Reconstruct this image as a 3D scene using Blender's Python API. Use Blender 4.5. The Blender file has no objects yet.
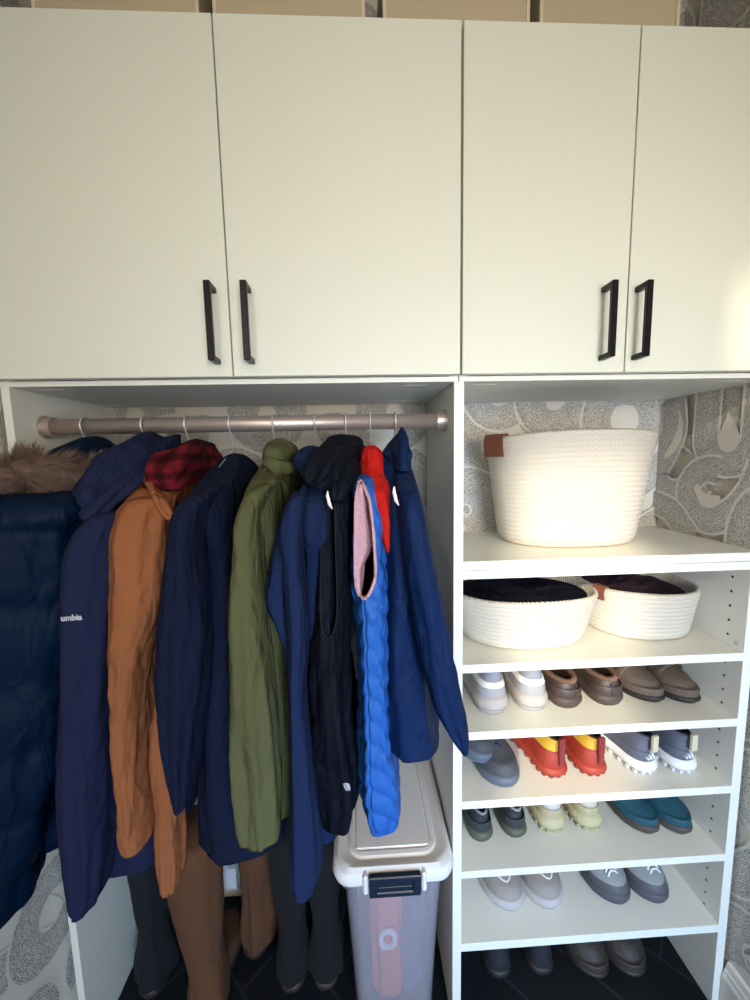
import bpy, math, random
from mathutils import Vector, Matrix, noise
random.seed(7)
C = bpy.context.scene.collection
PI = math.pi
# ------------------------------------------------------------------ camera
F_PX, PITCH, YAW, ROLL = 382.25, -0.112494, -0.042904, 0.020670
O = Vector((0, -0.705, 1.295))
R = Matrix.Rotation(YAW, 3, 'Z') @ Matrix.Rotation(PITCH, 3, 'X') @ Matrix.Rotation(ROLL, 3, 'Y')
cam = bpy.data.cameras.new('camera'); co = bpy.data.objects.new('camera', cam); C.objects.link(co)
M3 = Matrix((R.col[0], R.col[2], -R.col[1])).transposed()
co.matrix_world = Matrix.Translation(O) @ M3.to_4x4()
cam.sensor_fit = 'HORIZONTAL'; cam.sensor_width = 36; cam.lens = F_PX / 750 * 36; cam.clip_start = 0.02
bpy.context.scene.camera = co

def at(u, v, Y):
    """world point on the plane y = Y seen at pixel (u, v)"""
    r = R @ Vector(((u - 375) / F_PX, 1, -(v - 500) / F_PX))
    return O + r * ((Y - O.y) / r.y)

# ------------------------------------------------------------------ colour + materials
def lin(c):
    return tuple(((x / 255) / 12.92 if x / 255 <= .04045 else ((x / 255 + .055) / 1.055) ** 2.4) for x in c) + (1,)

def mat(name, rgb, rough=.6, metal=0, bump=0, bscale=200, var=0, vscale=8, sheen=0, stretch=None, coat=0):
    m = bpy.data.materials.new(name); m.use_nodes = True
    nt = m.node_tree; b = nt.nodes['Principled BSDF']
    b.inputs['Base Color'].default_value = lin(rgb); b.inputs['Roughness'].default_value = rough
    b.inputs['Metallic'].default_value = metal
    if sheen:
        b.inputs['Sheen Weight'].default_value = sheen; b.inputs['Sheen Roughness'].default_value = .5
    if coat: b.inputs['Coat Weight'].default_value = coat
    tc = nt.nodes.new('ShaderNodeTexCoord'); mp = nt.nodes.new('ShaderNodeMapping')
    nt.links.new(tc.outputs['Object'], mp.inputs[0])
    if stretch: mp.inputs['Scale'].default_value = stretch
    if bump:
        n = nt.nodes.new('ShaderNodeTexNoise'); n.inputs['Scale'].default_value = bscale; n.inputs['Detail'].default_value = 3
        nt.links.new(mp.outputs[0], n.inputs['Vector'])
        bp = nt.nodes.new('ShaderNodeBump'); bp.inputs['Strength'].default_value = bump; bp.inputs['Distance'].default_value = .004
        nt.links.new(n.outputs[0], bp.inputs['Height']); nt.links.new(bp.outputs[0], b.inputs['Normal'])
    if var:
        n2 = nt.nodes.new('ShaderNodeTexNoise'); n2.inputs['Scale'].default_value = vscale; n2.inputs['Detail'].default_value = 4
        nt.links.new(mp.outputs[0], n2.inputs['Vector'])
        mx = nt.nodes.new('ShaderNodeMix'); mx.data_type = 'RGBA'
        c = lin(rgb); mx.inputs[6].default_value = tuple(x * (1 - var) for x in c[:3]) + (1,)
        mx.inputs[7].default_value = tuple(min(1, x * (1 + var)) for x in c[:3]) + (1,)
        nt.links.new(n2.outputs[0], mx.inputs[0]); nt.links.new(mx.outputs[2], b.inputs['Base Color'])
    return m

WHITE = mat('white_melamine', (226, 226, 218), .45, bump=.05, bscale=400)
DOOR = mat('white_door_laminate', (219, 221, 208), .5, bump=.08, bscale=500)
BLACK = mat('black_metal', (14, 14, 17), .35, metal=.4)
NICKEL = mat('brushed_nickel', (196, 180, 172), .42, metal=.7, bump=.05, bscale=60, stretch=(1, 30, 30))
WIRE = mat('steel_wire', (205, 203, 200), .4, metal=.6)
PAPER = mat('cream_wallpaper', (212, 206, 194), .8)
TRIM = mat('white_trim_paint', (214, 208, 200), .5)
CEIL = mat('ceiling_paint', (205, 202, 194), .9)
HOLE = mat('dark_hole', (45, 38, 36), .9)
BOX = mat('beige_card', (184, 170, 142), .8, bump=.1, bscale=300, var=.08, vscale=5)
BOXE = mat('pale_card_edge', (206, 194, 172), .8)

def hatch_mat(name='hatched_wallpaper_band', dark=(118, 113, 106), light=(206, 203, 196)):
    m = bpy.data.materials.new(name); m.use_nodes = True; nt = m.node_tree; b = nt.nodes['Principled BSDF']
    b.inputs['Roughness'].default_value = .8
    uv = nt.nodes.new('ShaderNodeUVMap'); mp = nt.nodes.new('ShaderNodeMapping'); mp.inputs['Scale'].default_value = (1, 1, 1)
    nt.links.new(uv.outputs[0], mp.inputs[0])
    w = nt.nodes.new('ShaderNodeTexWave'); w.inputs['Scale'].default_value = 90; w.inputs['Distortion'].default_value = 9
    w.inputs['Detail'].default_value = 3; w.inputs['Detail Scale'].default_value = 3; w.bands_direction = 'Y'
    nt.links.new(mp.outputs[0], w.inputs['Vector'])
    n = nt.nodes.new('ShaderNodeTexNoise'); n.inputs['Scale'].default_value = 260; n.inputs['Detail'].default_value = 3
    nt.links.new(mp.outputs[0], n.inputs['Vector'])
    ad = nt.nodes.new('ShaderNodeMix'); ad.data_type = 'FLOAT'; ad.inputs[0].default_value = .5
    nt.links.new(w.outputs['Fac'], ad.inputs[2]); nt.links.new(n.outputs[0], ad.inputs[3])
    cr = nt.nodes.new('ShaderNodeValToRGB'); cr.color_ramp.elements[0].position = .34; cr.color_ramp.elements[1].position = .60
    cr.color_ramp.elements[0].color = lin(dark); cr.color_ramp.elements[1].color = lin(light)
    nt.links.new(ad.outputs[0], cr.inputs[0]); nt.links.new(cr.outputs[0], b.inputs['Base Color'])
    return m
HATCH = hatch_mat()

def floor_mat():
    m = bpy.data.materials.new('dark_slate_tile'); m.use_nodes = True; nt = m.node_tree; b = nt.nodes['Principled BSDF']
    tc = nt.nodes.new('ShaderNodeTexCoord'); mp = nt.nodes.new('ShaderNodeMapping'); mp.inputs['Rotation'].default_value = (0, 0, PI / 4)
    nt.links.new(tc.outputs['Object'], mp.inputs[0])
    br = nt.nodes.new('ShaderNodeTexBrick'); br.inputs['Scale'].default_value = 1
    br.inputs['Brick Width'].default_value = .3; br.inputs['Row Height'].default_value = .15; br.inputs['Mortar Size'].default_value = .003
    br.inputs['Color1'].default_value = lin((12, 16, 22)); br.inputs['Color2'].default_value = lin((18, 22, 28)); br.inputs['Mortar'].default_value = lin((34, 38, 44))
    nt.links.new(mp.outputs[0], br.inputs['Vector']); nt.links.new(br.outputs['Color'], b.inputs['Base Color'])
    b.inputs['Roughness'].default_value = .6; b.inputs['Specular IOR Level'].default_value = .25
    return m
FLOOR = floor_mat()

# ------------------------------------------------------------------ mesh helpers
def mk(name, vf, m, parent=None, smooth=True, base=None, mats=None, fmat=None):
    vs, fs = vf
    if base is not None: vs = [Vector(v) - Vector(base) for v in vs]
    me = bpy.data.meshes.new(name); me.from_pydata([tuple(v) for v in vs], [], fs); me.validate()
    for mm in (mats or [m]): me.materials.append(mm)
    if fmat:
        for p, k in zip(me.polygons, fmat): p.material_index = k
    if smooth:
        for p in me.polygons: p.use_smooth = True
    me.update()
    o = bpy.data.objects.new(name, me); C.objects.link(o)
    if parent: o.parent = parent
    return o

def recalc(o):
    import bmesh
    bm = bmesh.new(); bm.from_mesh(o.data); bmesh.ops.recalc_face_normals(bm, faces=bm.faces); bm.to_mesh(o.data); bm.free()
    return o

def thing(name, label, cat, loc=(0, 0, 0), rotz=0, group=None):
    o = bpy.data.objects.new(name, None); C.objects.link(o); o.location = loc; o.rotation_euler = (0, 0, rotz)
    o.empty_display_size = .05
    o['label'] = label; o['category'] = cat
    if group: o['group'] = group
    return o
def tag(o, label, cat, group=None):
    o['label'] = label; o['category'] = cat
    if group: o['group'] = group
    return o
def struct(o):
    o['kind'] = 'structure'; return o

def join(*vfs):
    V, Fs = [], []
    for v, f in vfs:
        k = len(V); V += [Vector(x) for x in v]; Fs += [tuple(i + k for i in q) for q in f]
    return V, Fs

def box(x0, x1, y0, y1, z0, z1, b=0):
    if b:
        rings = []
        for z, s in ((z0, b), (z0 + b, 0), (z1 - b, 0), (z1, b)):
            rings.append([(x0 + s, y0 + b, z), (x0 + b, y0 + s, z), (x1 - b, y0 + s, z), (x1 - s, y0 + b, z),
                          (x1 - s, y1 - b, z), (x1 - b, y1 - s, z), (x0 + b, y1 - s, z), (x0 + s, y1 - b, z)])
        V = [p for r in rings for p in r]; Fs = []
        for i in range(3):
            for j in range(8):
                a, c = i * 8 + j, i * 8 + (j + 1) % 8
                Fs.append((a, c, c + 8, a + 8))
        Fs.append(tuple(range(7, -1, -1))); Fs.append(tuple(range(24, 32)))
        return V, Fs
    V = [(x, y, z) for z in (z0, z1) for y in (y0, y1) for x in (x0, x1)]
    return V, [(0, 2, 3, 1), (4, 5, 7, 6), (0, 1, 5, 4), (2, 6, 7, 3), (0, 4, 6, 2), (1, 3, 7, 5)]

def rot(vf, m, t=(0, 0, 0)):
    return [m @ Vector(v) + Vector(t) for v in vf[0]], vf[1]

def grid_faces(nr, nc, closed=True, flip=False):
    Fs = []
    for i in range(nr - 1):
        for j in range(nc if closed else nc - 1):
            a, b = i * nc + j, i * nc + (j + 1) % nc
            q = (a, b, b + nc, a + nc)
            Fs.append(q[::-1] if flip else q)
    return Fs

def tube(pts, r, n=8, closed=False, caps=True, bumps=None):
    pts = [Vector(p) for p in pts]; V = []; N = len(pts)
    up = Vector((0, 0, 1)); prev = None
    for i, p in enumerate(pts):
        if closed: t = pts[(i + 1) % N] - pts[i - 1]
        else: t = pts[min(i + 1, N - 1)] - pts[max(i - 1, 0)]
        t.normalize()
        if prev is None:
            a = t.cross(up)
            if a.length < .1: a = t.cross(Vector((1, 0, 0)))
        else: a = prev - t * prev.dot(t)
        a.normalize(); prev = a; b = t.cross(a)
        rr = (r[i] if isinstance(r, (list, tuple)) else r)
        if bumps: rr *= bumps(i)
        for k in range(n):
            th = 2 * PI * k / n; V.append(p + a * (math.cos(th) * rr) + b * (math.sin(th) * rr))
    Fs = grid_faces(N, n)
    if closed:
        for k in range(n): Fs.append(((N - 1) * n + k, (N - 1) * n + (k + 1) % n, (k + 1) % n, k))
    elif caps:
        Fs.append(tuple(range(n - 1, -1, -1))); Fs.append(tuple(range((N - 1) * n, N * n)))
    return V, Fs

def catmull(rows, n):
    """rows of equal-length tuples, resampled to n"""
    out = []; m = len(rows)
    for i in range(n):
        s = i / (n - 1) * (m - 1); k = min(int(s), m - 2); t = s - k
        p0, p1, p2, p3 = rows[max(k - 1, 0)], rows[k], rows[k + 1], rows[min(k + 2, m - 1)]
        out.append([.5 * ((2 * b) + (-a + c) * t + (2 * a - 5 * b + 4 * c - d) * t * t + (-a + 3 * b - 3 * c + d) * t ** 3)
                    for a, b, c, d in zip(p0, p1, p2, p3)])
    return out

def loft(rows, n=70, m=56, fold=.004, kf=2.2, kz=5, seed=0, puff=None, pw=2.3, fine=.0020, open_bottom=True, hem=.012, radial=None, flatcap=False):
    """rows: (x, y, z, rx, ry [,rot]) stacked from top to bottom, horizontal super-elliptic rings"""
    rows = [tuple(r) if len(r) > 5 else tuple(r) + (0,) for r in rows]
    rs = catmull(rows, n)
    top = rs[0]; first = []
    if not flatcap:
        for s, dz in ((.05, .010), (.45, .009), (.8, .004)):
            first.append([top[0], top[1], top[2] + dz, top[3] * s, top[4] * s, top[5]])
    else:
        first.append([top[0], top[1], top[2], top[3] * .05, top[4] * .05, top[5]])
    bot = rs[-1]
    last = [[bot[0], bot[1], bot[2] - .003, bot[3] * .96, bot[4] * .96, bot[5]], [bot[0], bot[1], bot[2] + .004, bot[3] * .86, bot[4] * .93, bot[5]],
            [bot[0], bot[1], bot[2] + .05, bot[3] * .6, bot[4] * .85, bot[5]], [bot[0], bot[1], bot[2] + .05, bot[3] * .02, bot[4] * .02, bot[5]]]
    allr = first + rs + last; V = []
    nf = len(first)
    for i, (x, y, z, rx, ry, ro) in enumerate(allr):
        tt = min(max((i - nf) / (n - 1), 0), 1)
        core = nf <= i < nf + n
        for j in range(m):
            th = 2 * PI * j / m; c, s = math.cos(th), math.sin(th)
            ex = 2 / pw
            px = math.copysign(abs(c) ** ex, c); py = math.copysign(abs(s) ** ex, s)
            d = 0
            if core:
                ramp = min(1, (i - nf) / 8) * min(1, rx / .028)
                d = ramp * fold * (.35 + tt) * noise.noise(Vector((c * kf + seed, s * kf + seed * 1.7, z * kz))) * 2
                d += ramp * fold * .8 * math.sin(th * 7 + seed + 3 * noise.noise(Vector((seed, z * 3, 0)))) * tt * .5
                d += fine * noise.noise(Vector((c * 6 + seed, s * 6, z * 38)))
                if puff:
                    d += puff(th, z) * min(1, (n + nf - 1 - i) / 8)
            qx = px * max(rx + d, .0005); qy = py * max(ry + d, .0005)
            cr, sr = math.cos(ro), math.sin(ro)
            V.append(Vector((x + qx * cr - qy * sr, y + qx * sr + qy * cr, z)))
    Fs = grid_faces(len(allr), m, flip=True) + [tuple(range(m))]
    return V, Fs

def prow(v, ul, ur, Y, ry, ro=0):
    a, b = at(ul, v, Y - ry * .45), at(ur, v, Y - ry * .45)
    z = at((ul + ur) / 2, v, Y - ry * .9).z
    return ((a.x + b.x) / 2, Y, z, (b.x - a.x) / 2, ry, ro)

def sweep(pts, n=40, m=32, fold=.003, seed=0, side=Vector((1, 0, 0)), pw=2.2):
    """pts: (x, y, z, r_side, r_other); rings perpendicular to the path"""
    rs = catmull([tuple(p) for p in pts], n); V = []
    rs = [[*rs[0][:3], rs[0][3] * s, rs[0][4] * s] for s in (.05, .5, .82)] + rs[1:-1] + [[*rs[-1][:3], rs[-1][3] * s, rs[-1][4] * s] for s in (.82, .5, .05)]
    # round the ends
    for e, w in ((0, 1), (-1, -1)):
        P = Vector(rs[e][:3]); Q = Vector(rs[3 if e == 0 else -4][:3]); d = (P - Q); d.normalize(); rr = rs[2 if e == 0 else -3][4]
        for k, a in enumerate((.55, .42, .18)):
            i = k if e == 0 else -1 - k
            for q in range(3): rs[i][q] = P[q] + d[q] * rr * a
    N = len(rs)
    for i, r in enumerate(rs):
        t = Vector(rs[min(i + 1, N - 1)][:3]) - Vector(rs[max(i - 1, 0)][:3])
        if t.length < 1e-6: t = Vector((0, 0, -1))
        t.normalize(); a = side - t * side.dot(t); a.normalize(); b = t.cross(a); P = Vector(r[:3])
        for j in range(m):
            th = 2 * PI * j / m; c, s = math.cos(th), math.sin(th)
            d = fold * 2 * noise.noise(P * 14 + Vector((c * 1.6 + seed, s * 1.6, seed))) if 2 < i < N - 3 else 0
            ex = 2 / pw
            V.append(P + a * (math.copysign(abs(c) ** ex, c) * (r[3] + d)) + b * (math.copysign(abs(s) ** ex, s) * (r[4] + d)))
    return V, grid_faces(N, m)

def psw(pts):  # pixel path: (u, v, Y, r_side, r_other)
    return [(*at(u, v, Y), a, b) for u, v, Y, a, b in pts]

# ------------------------------------------------------------------ setting
XL, XR, YB, YF, ZT = -.64, .828, .316, -1.65, 2.6
LO, LI, DL, DR, RI, RO = -.628, -.6135, .1826, .2017, .7963, .8165
struct(mk('floor', box(XL - .1, XR + .1, YF - .1, YB + .1, -.06, 0), FLOOR, smooth=False))
struct(mk('ceiling', box(XL - .1, XR + .1, YF - .1, YB + .1, ZT, ZT + .06), CEIL, smooth=False))

# wallpaper ribbons are part of the walls' meshes
def ribbon(pts, w, n=60, closed=False, off=0):
    """flat band in (a, b) wall coordinates: list of centre points, returns verts2d, faces, uvs"""
    rs = catmull([tuple(p) for p in pts], n); V, UV = [], []; L = 0
    for i, p in enumerate(rs):
        q0, q1 = rs[max(i - 4, 0)], rs[min(i + 4, n - 1)]
        tx, ty = q1[0] - q0[0], q1[1] - q0[1]; l = math.hypot(tx, ty) or 1; nx, ny = -ty / l, tx / l
        if i: L += math.hypot(p[0] - rs[i - 1][0], p[1] - rs[i - 1][1])
        V += [(p[0] - nx * w / 2, p[1] - ny * w / 2), (p[0] + nx * w / 2, p[1] + ny * w / 2)]
        UV += [(L, 0), (L, w)]
    Fs = [(2 * i, 2 * i + 2, 2 * i + 3, 2 * i + 1) for i in range(n - 1)]
    return V, Fs, UV

def poly(pts, n=40):
    k = len(pts); rs = catmull([tuple(p) for p in pts] + [tuple(pts[0])], n)[:-1]
    return rs, [tuple(range(len(rs)))], [(p[0], p[1]) for p in rs]

def wall(name, shell, place, amin, amax, bmin, bmax, items):
    """shell: a thick box; items: (kind, data) drawn on the wall face, place(a, b, off) -> 3D"""
    V, Fs = [Vector(v) for v in shell[0]], list(shell[1]); fm = [0] * len(Fs); uvs = {}
    lay = 0
    for kind, data, w in items:
        seq = []
        if kind == 'band':
            seq = [(ribbon(data, w), 1, 0), (ribbon(data, w + .012), 0, -1), ]
            # cream outline inset lines
            seq = [(ribbon(data, w + .012), 2, 0), (ribbon(data, w), 1, 1)]
        elif kind == 'drop': seq = [(poly(data), 0, 0)]
        elif kind == 'line': seq = [(ribbon(data, w), 2, 0)]
        for (pv, pf, uv), mi, dl in seq:
            lay += 1
            if name == 'wall_back': off = .0003 + lay * .00003
            else: off = .0003 + lay * .00003
            k = len(V)
            pv = [(min(max(a, amin), amax), min(max(b, bmin), bmax)) for a, b in pv]
            V += [place(a, b, off) for a, b in pv]
            for f in pf:
                ff = [i for i in f]
                P = [pv[i] for i in ff]
                ar = sum(P[i][0] * P[(i + 1) % len(P)][1] - P[(i + 1) % len(P)][0] * P[i][1] for i in range(len(P)))
                if abs(ar) < 1e-7: continue
                Fs.append(tuple(i + k for i in ff)); fm.append(mi)
                uvs[len(Fs) - 1] = [uv[i] for i in ff]
    me = bpy.data.meshes.new(name); me.from_pydata([tuple(v) for v in V], [], Fs)
    for mm in (PAPER, HATCH, LINE): me.materials.append(mm)
    ul = me.uv_layers.new(name='UVMap')
    for p in me.polygons:
        p.material_index = fm[p.index]
        if p.index in uvs:
            for li, q in zip(p.loop_indices, uvs[p.index]): ul.data[li].uv = q
    o = bpy.data.objects.new(name, me); C.objects.link(o); struct(o); return o
LINE = mat('pale_wallpaper_line', (208, 205, 198), .8)

def horseshoe(cx, cy, r, a0, a1, tail=0, sq=1.0):
    pts = []
    n = 14
    for i in range(n + 1):
        a = math.radians(a0 + (a1 - a0) * i / n); pts.append((cx + r * math.cos(a), cy + r * sq * math.sin(a)))
    if tail:
        a = math.radians(a1); d = 1 if a1 > a0 else -1
        tx, ty = -math.sin(a) * d, math.cos(a) * d
        for s in (.35, .7, 1): pts.append((pts[-1][0] + tx * tail * .35 + math.cos(a) * tail * .1 * s, pts[-1][1] + ty * tail * .35 + math.sin(a) * tail * .1 * s))
    return pts
def teardrop(cx, cy, w, h, ang=0):
    pts = []
    for i in range(16):
        a = 2 * PI * i / 16; x = w * math.sin(a) * (.55 - .45 * math.cos(a)) * 1.3; y = h * math.cos(a)
        c, s = math.cos(math.radians(ang)), math.sin(math.radians(ang)); pts.append((cx + x * c - y * s, cy + x * s + y * c))
    return pts
def swirl_field(x0, x1, z0, z1, step, seed):
    rnd = random.Random(seed); items = []
    nz = int((z1 - z0) / step) + 1; nx = int((x1 - x0) / step) + 1
    for i in range(nz):
        for j in range(nx):
            cx = x0 + (j + .5 + (.5 if i % 2 else 0)) * step * 1.02; cz = z0 + (i + .5) * step * .9
            a = rnd.choice((20, 110, 200, 290)) + rnd.uniform(-20, 20); d = rnd.choice((-1, 1))
            items.append(('band', horseshoe(cx, cz, step * .31, a, a + d * rnd.uniform(235, 300), step * rnd.uniform(.25, .6)), step * .3))
            items.append(('drop', teardrop(cx, cz, step * .12, step * .16, rnd.uniform(0, 360)), 0))
    return items

def zxb(zx, zy):  # photo zoom coordinates to back wall coordinates
    p = at(450 + zx / 2.5, 370 + zy / 2.5, YB); return (p.x, p.z)
def UL(cy, cz, r):
    pts = [(cy + r, cz + .13), (cy + r, cz + .09), (cy + r, cz + .04)]
    pts += [(cy + r * math.cos(math.radians(a)), cz + r * math.sin(math.radians(a))) for a in range(0, -181, -20)]
    return pts + [(cy - r, cz + .04), (cy - r, cz + .09), (cy - r, cz + .13)]
def CL(cy, cz, r):
    pts = [(cy + r * math.cos(math.radians(a)), cz + r * math.sin(math.radians(a))) for a in range(110, -131, -15)]
    e = pts[-1]
    return pts + [(e[0] - .035, e[1] + .03), (e[0] - .06, e[1] + .07), (e[0] - .075, e[1] + .12)]
def zxr(zx, zy):
    u, v = 450 + zx / 2.5, 370 + zy / 2.5
    r = R @ Vector(((u - 375) / F_PX, 1, -(v - 500) / F_PX)); t = (XR - O.x) / r.x; p = O + r * t; return (p.y, p.z)
k = .00105
back = swirl_field(XL, .2, .0, 1.42, .21, 3) + swirl_field(.2, XR, .0, .95, .21, 5) + swirl_field(XL, XR, 1.98, 2.45, .21, 8)
def ring(zx, zy, r, a0, a1, w, sq=1.0, f=zxb, n=14):
    c = f(zx, zy); return ('band', [(c[0] + r * math.cos(math.radians(a0 + (a1 - a0) * i / n)), c[1] + r * sq * math.sin(math.radians(a0 + (a1 - a0) * i / n))) for i in range(n + 1)], w)
s = .00105  # metres per zoomed pixel at the back wall
back += [
    ring(95, 190, 62 * s, 60, 330, 82 * s), ('drop', teardrop(*zxb(100, 182), 17 * s, 16 * s, 40), 0),
    ring(35, 350, 64 * s, -80, 150, 90 * s),
    ring(120, 60, 60 * s, 180, 360, 60 * s),
    ring(262, 70, 66 * s, 175, 365, 78 * s), ('drop', teardrop(*zxb(258, 75), 24 * s, 26 * s, 0), 0),
    ring(432, 125, 68 * s, -60, 235, 88 * s), ('drop', [zxb(*q) for q in ((432, 88), (455, 93), (466, 115), (462, 145), (430, 150), (402, 145), (398, 118), (410, 95))], 0),
    ('band', [zxb(*q) for q in ((300, 330), (380, 300), (450, 290), (500, 260), (560, 200))], 70 * s),
    ('band', [zxb(*q) for q in ((440, 420), (500, 380), (560, 350), (600, 350))], 60 * s),
]
for q, xx in enumerate((-.56, -.40, -.23, -.06, .10)):
    zc_ = 1.36 + .05 * (-1) ** q
    back += [('band', [(xx + .062 * math.cos(math.radians(a)), zc_ + .062 * math.sin(math.radians(a))) for a in range(q * 70, q * 70 + 300, 15)], .078), ('drop', teardrop(xx, zc_, .018, .022, q * 60), 0)]
wallb = box(XL - .1, XR + .1, YB, YB + .1, 0, ZT)
wall('wall_back', wallb, lambda a, b, o: Vector((a, YB - o, b)), XL, XR, .001, ZT, back)
rightp = swirl_field(-1.6, .1, .15, .98, .21, 11) + swirl_field(-.15, YB, .1, 1.0, .21, 17) + swirl_field(-1.6, -.02, 1.05, 2.4, .21, 19) + swirl_field(-.05, YB, 2.0, 2.45, .21, 4)
rightp += [
    ('band', [zxr(*q) for q in ((565, 80), (568, 150), (545, 210), (520, 260), (545, 305), (590, 310), (640, 270))], .075),
    ('drop', [zxr(*q) for q in ((580, 90), (592, 130), (588, 175), (560, 215), (545, 215), (570, 170), (582, 130))], 0),
    ('band', UL(*zxr(710, 165), .058), .060),
    ('drop', [zxr(*q) for q in ((708, 105), (728, 140), (736, 175), (722, 200), (704, 205), (686, 195), (682, 165), (695, 135))], 0),
    ('band', CL(*zxr(658, 312), .060), .058),
    ('drop', [zxr(*q) for q in ((630, 282), (650, 310), (685, 315), (680, 335), (655, 342), (635, 325), (620, 295))], 0),
    ('band', [zxr(*q) for q in ((520, 330), (560, 350), (590, 390), (610, 420))], .06),
    ('band', [zxr(*q) for q in ((735, 440), (742, 390), (770, 340), (820, 310))], .06),
]
wall('wall_right', box(XR, XR + .1, YF - .1, YB, 0, ZT), lambda a, b, o: Vector((XR - o, a, b)), YF, YB - .001, .13, ZT, rightp)
leftp = swirl_field(-1.5, YB, .12, 2.4, .21, 23)
wall('wall_left', box(XL - .1, XL, YF - .1, YB, 0, ZT), lambda a, b, o: Vector((XL + o, a, b)), YF, YB - .001, .13, ZT, leftp)
# wall behind the photographer; its openings are added, sized to shape the light
OPENINGS = [(-.56, -.20, 1.34, 2.2), (-.56, -.10, .32, .92), (.16, .76, .45, 1.75), (-.13, .40, 2.26, 2.48)]
def wall_front():
    xs = sorted({XL - .1, XR + .1, *[w[0] for w in OPENINGS], *[w[1] for w in OPENINGS]}); zs = sorted({0, ZT, *[w[2] for w in OPENINGS], *[w[3] for w in OPENINGS]})
    parts = []
    for a, b in zip(xs, xs[1:]):
        for c, d in zip(zs, zs[1:]):
            mx, mz = (a + b) / 2, (c + d) / 2
            if not any(w[0] < mx < w[1] and w[2] < mz < w[3] for w in OPENINGS): parts.append(box(a, b, YF - .1, YF, c, d))
    struct(mk('wall_front', join(*parts), mat('pale_wall_paint', (214, 204, 190), .9), smooth=False))
    for q, (a, b, z0, z1) in enumerate(OPENINGS):
        fr = join(box(a, a + .02, YF - .09, YF - .04, z0, z1), box(b - .02, b, YF - .09, YF - .04, z0, z1),
                  box(a, b, YF - .09, YF - .04, z0, z0 + .02), box(a, b, YF - .09, YF - .04, z1 - .02, z1))
        struct(mk('window_%d' % (q + 1), fr, TRIM, smooth=False))
wall_front()
# baseboards with a stepped, rounded top
def baseboard(name, x, sgn, y0, y1):
    prof = [(0, 0), (.016, 0), (.016, .085), (.012, .095), (.012, .1), (.009, .104), (.006, .118), (0, .122)]
    V = [(x - sgn * p, y, z) for y in (y0, y1) for p, z in prof]; n = len(prof)
    Fs = [(i, (i + 1) % n, (i + 1) % n + n, i + n) for i in range(n)] + [tuple(range(n)), tuple(range(n, 2 * n))]
    struct(recalc(mk(name, (V, Fs), TRIM, smooth=False)))
baseboard('baseboard_right', XR, 1, YF, .016)
baseboard('baseboard_left', XL, -1, YF, .016)

# ------------------------------------------------------------------ fixed cabinets
YP = .018   # front edge of the panels
ZDB, ZDT, ZCB = 1.440, 2.006, 1.431
def handle(door, bx, x, z0, z1):
    w, t = .0054, .004
    h = join(box(x - w, x + w, -.034, -.026, z0, z1, .001), box(x - w, x + w, -.030, -.001, z1 - .009, z1, .001), box(x - w, x + w, -.030, -.001, z0, z0 + .009, .001))
    mk('handle', h, BLACK, door, smooth=False, base=bx)
def upper(name_label, x0, x1, seam, hz):
    b = (x0 / 2 + x1 / 2, .15, ZCB)
    t = thing('wall_cabinet', name_label, 'cabinet', b)
    body = join(box(x0, x0 + .016, YP + .001, YB - .002, ZDB, ZDT), box(x1 - .016, x1, YP + .001, YB - .002, ZDB, ZDT),
                box(x0 + .016, x1 - .016, YP + .001, YB - .002, ZDT - .018, ZDT), box(x0 + .016, x1 - .016, YB - .01, YB - .002, ZDB, ZDT - .018))
    mk('carcass', body, WHITE, t, False, b)
    # bottom board with slim cam cover strips
    mk('bottom_board', box(x0, x1, YP, YB - .002, ZCB, ZDB), WHITE, t, False, b)
    for a, c, hx in ((x0 + .001, seam - .0012, hz[0]), (seam + .0012, x1 - .0012, hz[1])):
        d = mk('door', box(a, c, 0, .017, ZDB + .001, ZDT, .0008), DOOR, t, False, b)
        handle(d, b, hx, 1.461, 1.588)
    for cx in (x0 + .06, x1 - .075):
        for cy in (.05, .25):
            mk('fixing_strip', box(cx - .025, cx + .025, cy - .0015, cy + .0015, ZCB - .0008, ZCB + .001), TRIM, t, False, b)
    return t
S1, S2, S3 = -.2155, .1913, .4948
upper('wide white upper cabinet with two doors above the hanging coats', LO, S2 - .001, S1, (-.240, -.181))
upper('narrower white upper cabinet with two doors above the large white basket', S2 + .001, .825, S3, (.449, .511))

t = thing('side_panel', 'white vertical end panel left of the hanging coats', 'panel', (LO, .15, 0))
mk('board', box(LO, LI, YP, YB - .002, 0, ZCB, .0006), WHITE, t, False, (LO, .15, 0))

SH = [(.854, .872), (.706, .724), (.548, .566), (.3815, .3985), (.1975, .217)]
def shelving():
    b = (.5, .15, 0)
    t = thing('shelving_unit', 'white open shelving unit with shoe shelves right of the coats', 'shelves', b)
    mk('side_panel', box(DL, DR, YP, YB - .002, 0, ZCB, .0006), WHITE, t, False, b)
    p = mk('side_panel', box(RI, RO, YP, YB - .002, 0, 1.05, .0006), WHITE, t, False, b)
    ho = []
    for y in (.055, .26):
        z = .16
        while z < 1.03:
            c = Vector((RI - .0006, y, z)); V = [c + Vector((0, .0028 * math.cos(a * PI / 5), .0028 * math.sin(a * PI / 5))) for a in range(10)]
            if not any(a - .006 < z < b2 + .006 for a, b2 in SH): mk('pin_hole', (V, [tuple(range(10))]), HOLE, p, False, b)
            z += .032
    mk('fixed_top_shelf', join(box(DR, .826, YP, YB - .002, 1.0505, 1.0678, .0006), box(DR, .826, YP, YB - .002, 1.0686, 1.0868, .0006)), WHITE, t, False, b)
    for a, c in SH: mk('shelf', box(DR, RI, YP, YB - .002, a, c, .0006), WHITE, t, False, b)
    k = mk('cam_lock', ([Vector((RI - .001, .035 + .005 * math.cos(q * PI / 8), .885 + .005 * math.sin(q * PI / 8))) for q in range(16)], [tuple(range(16))]), WIRE, t, False, b)
shelving()

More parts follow.
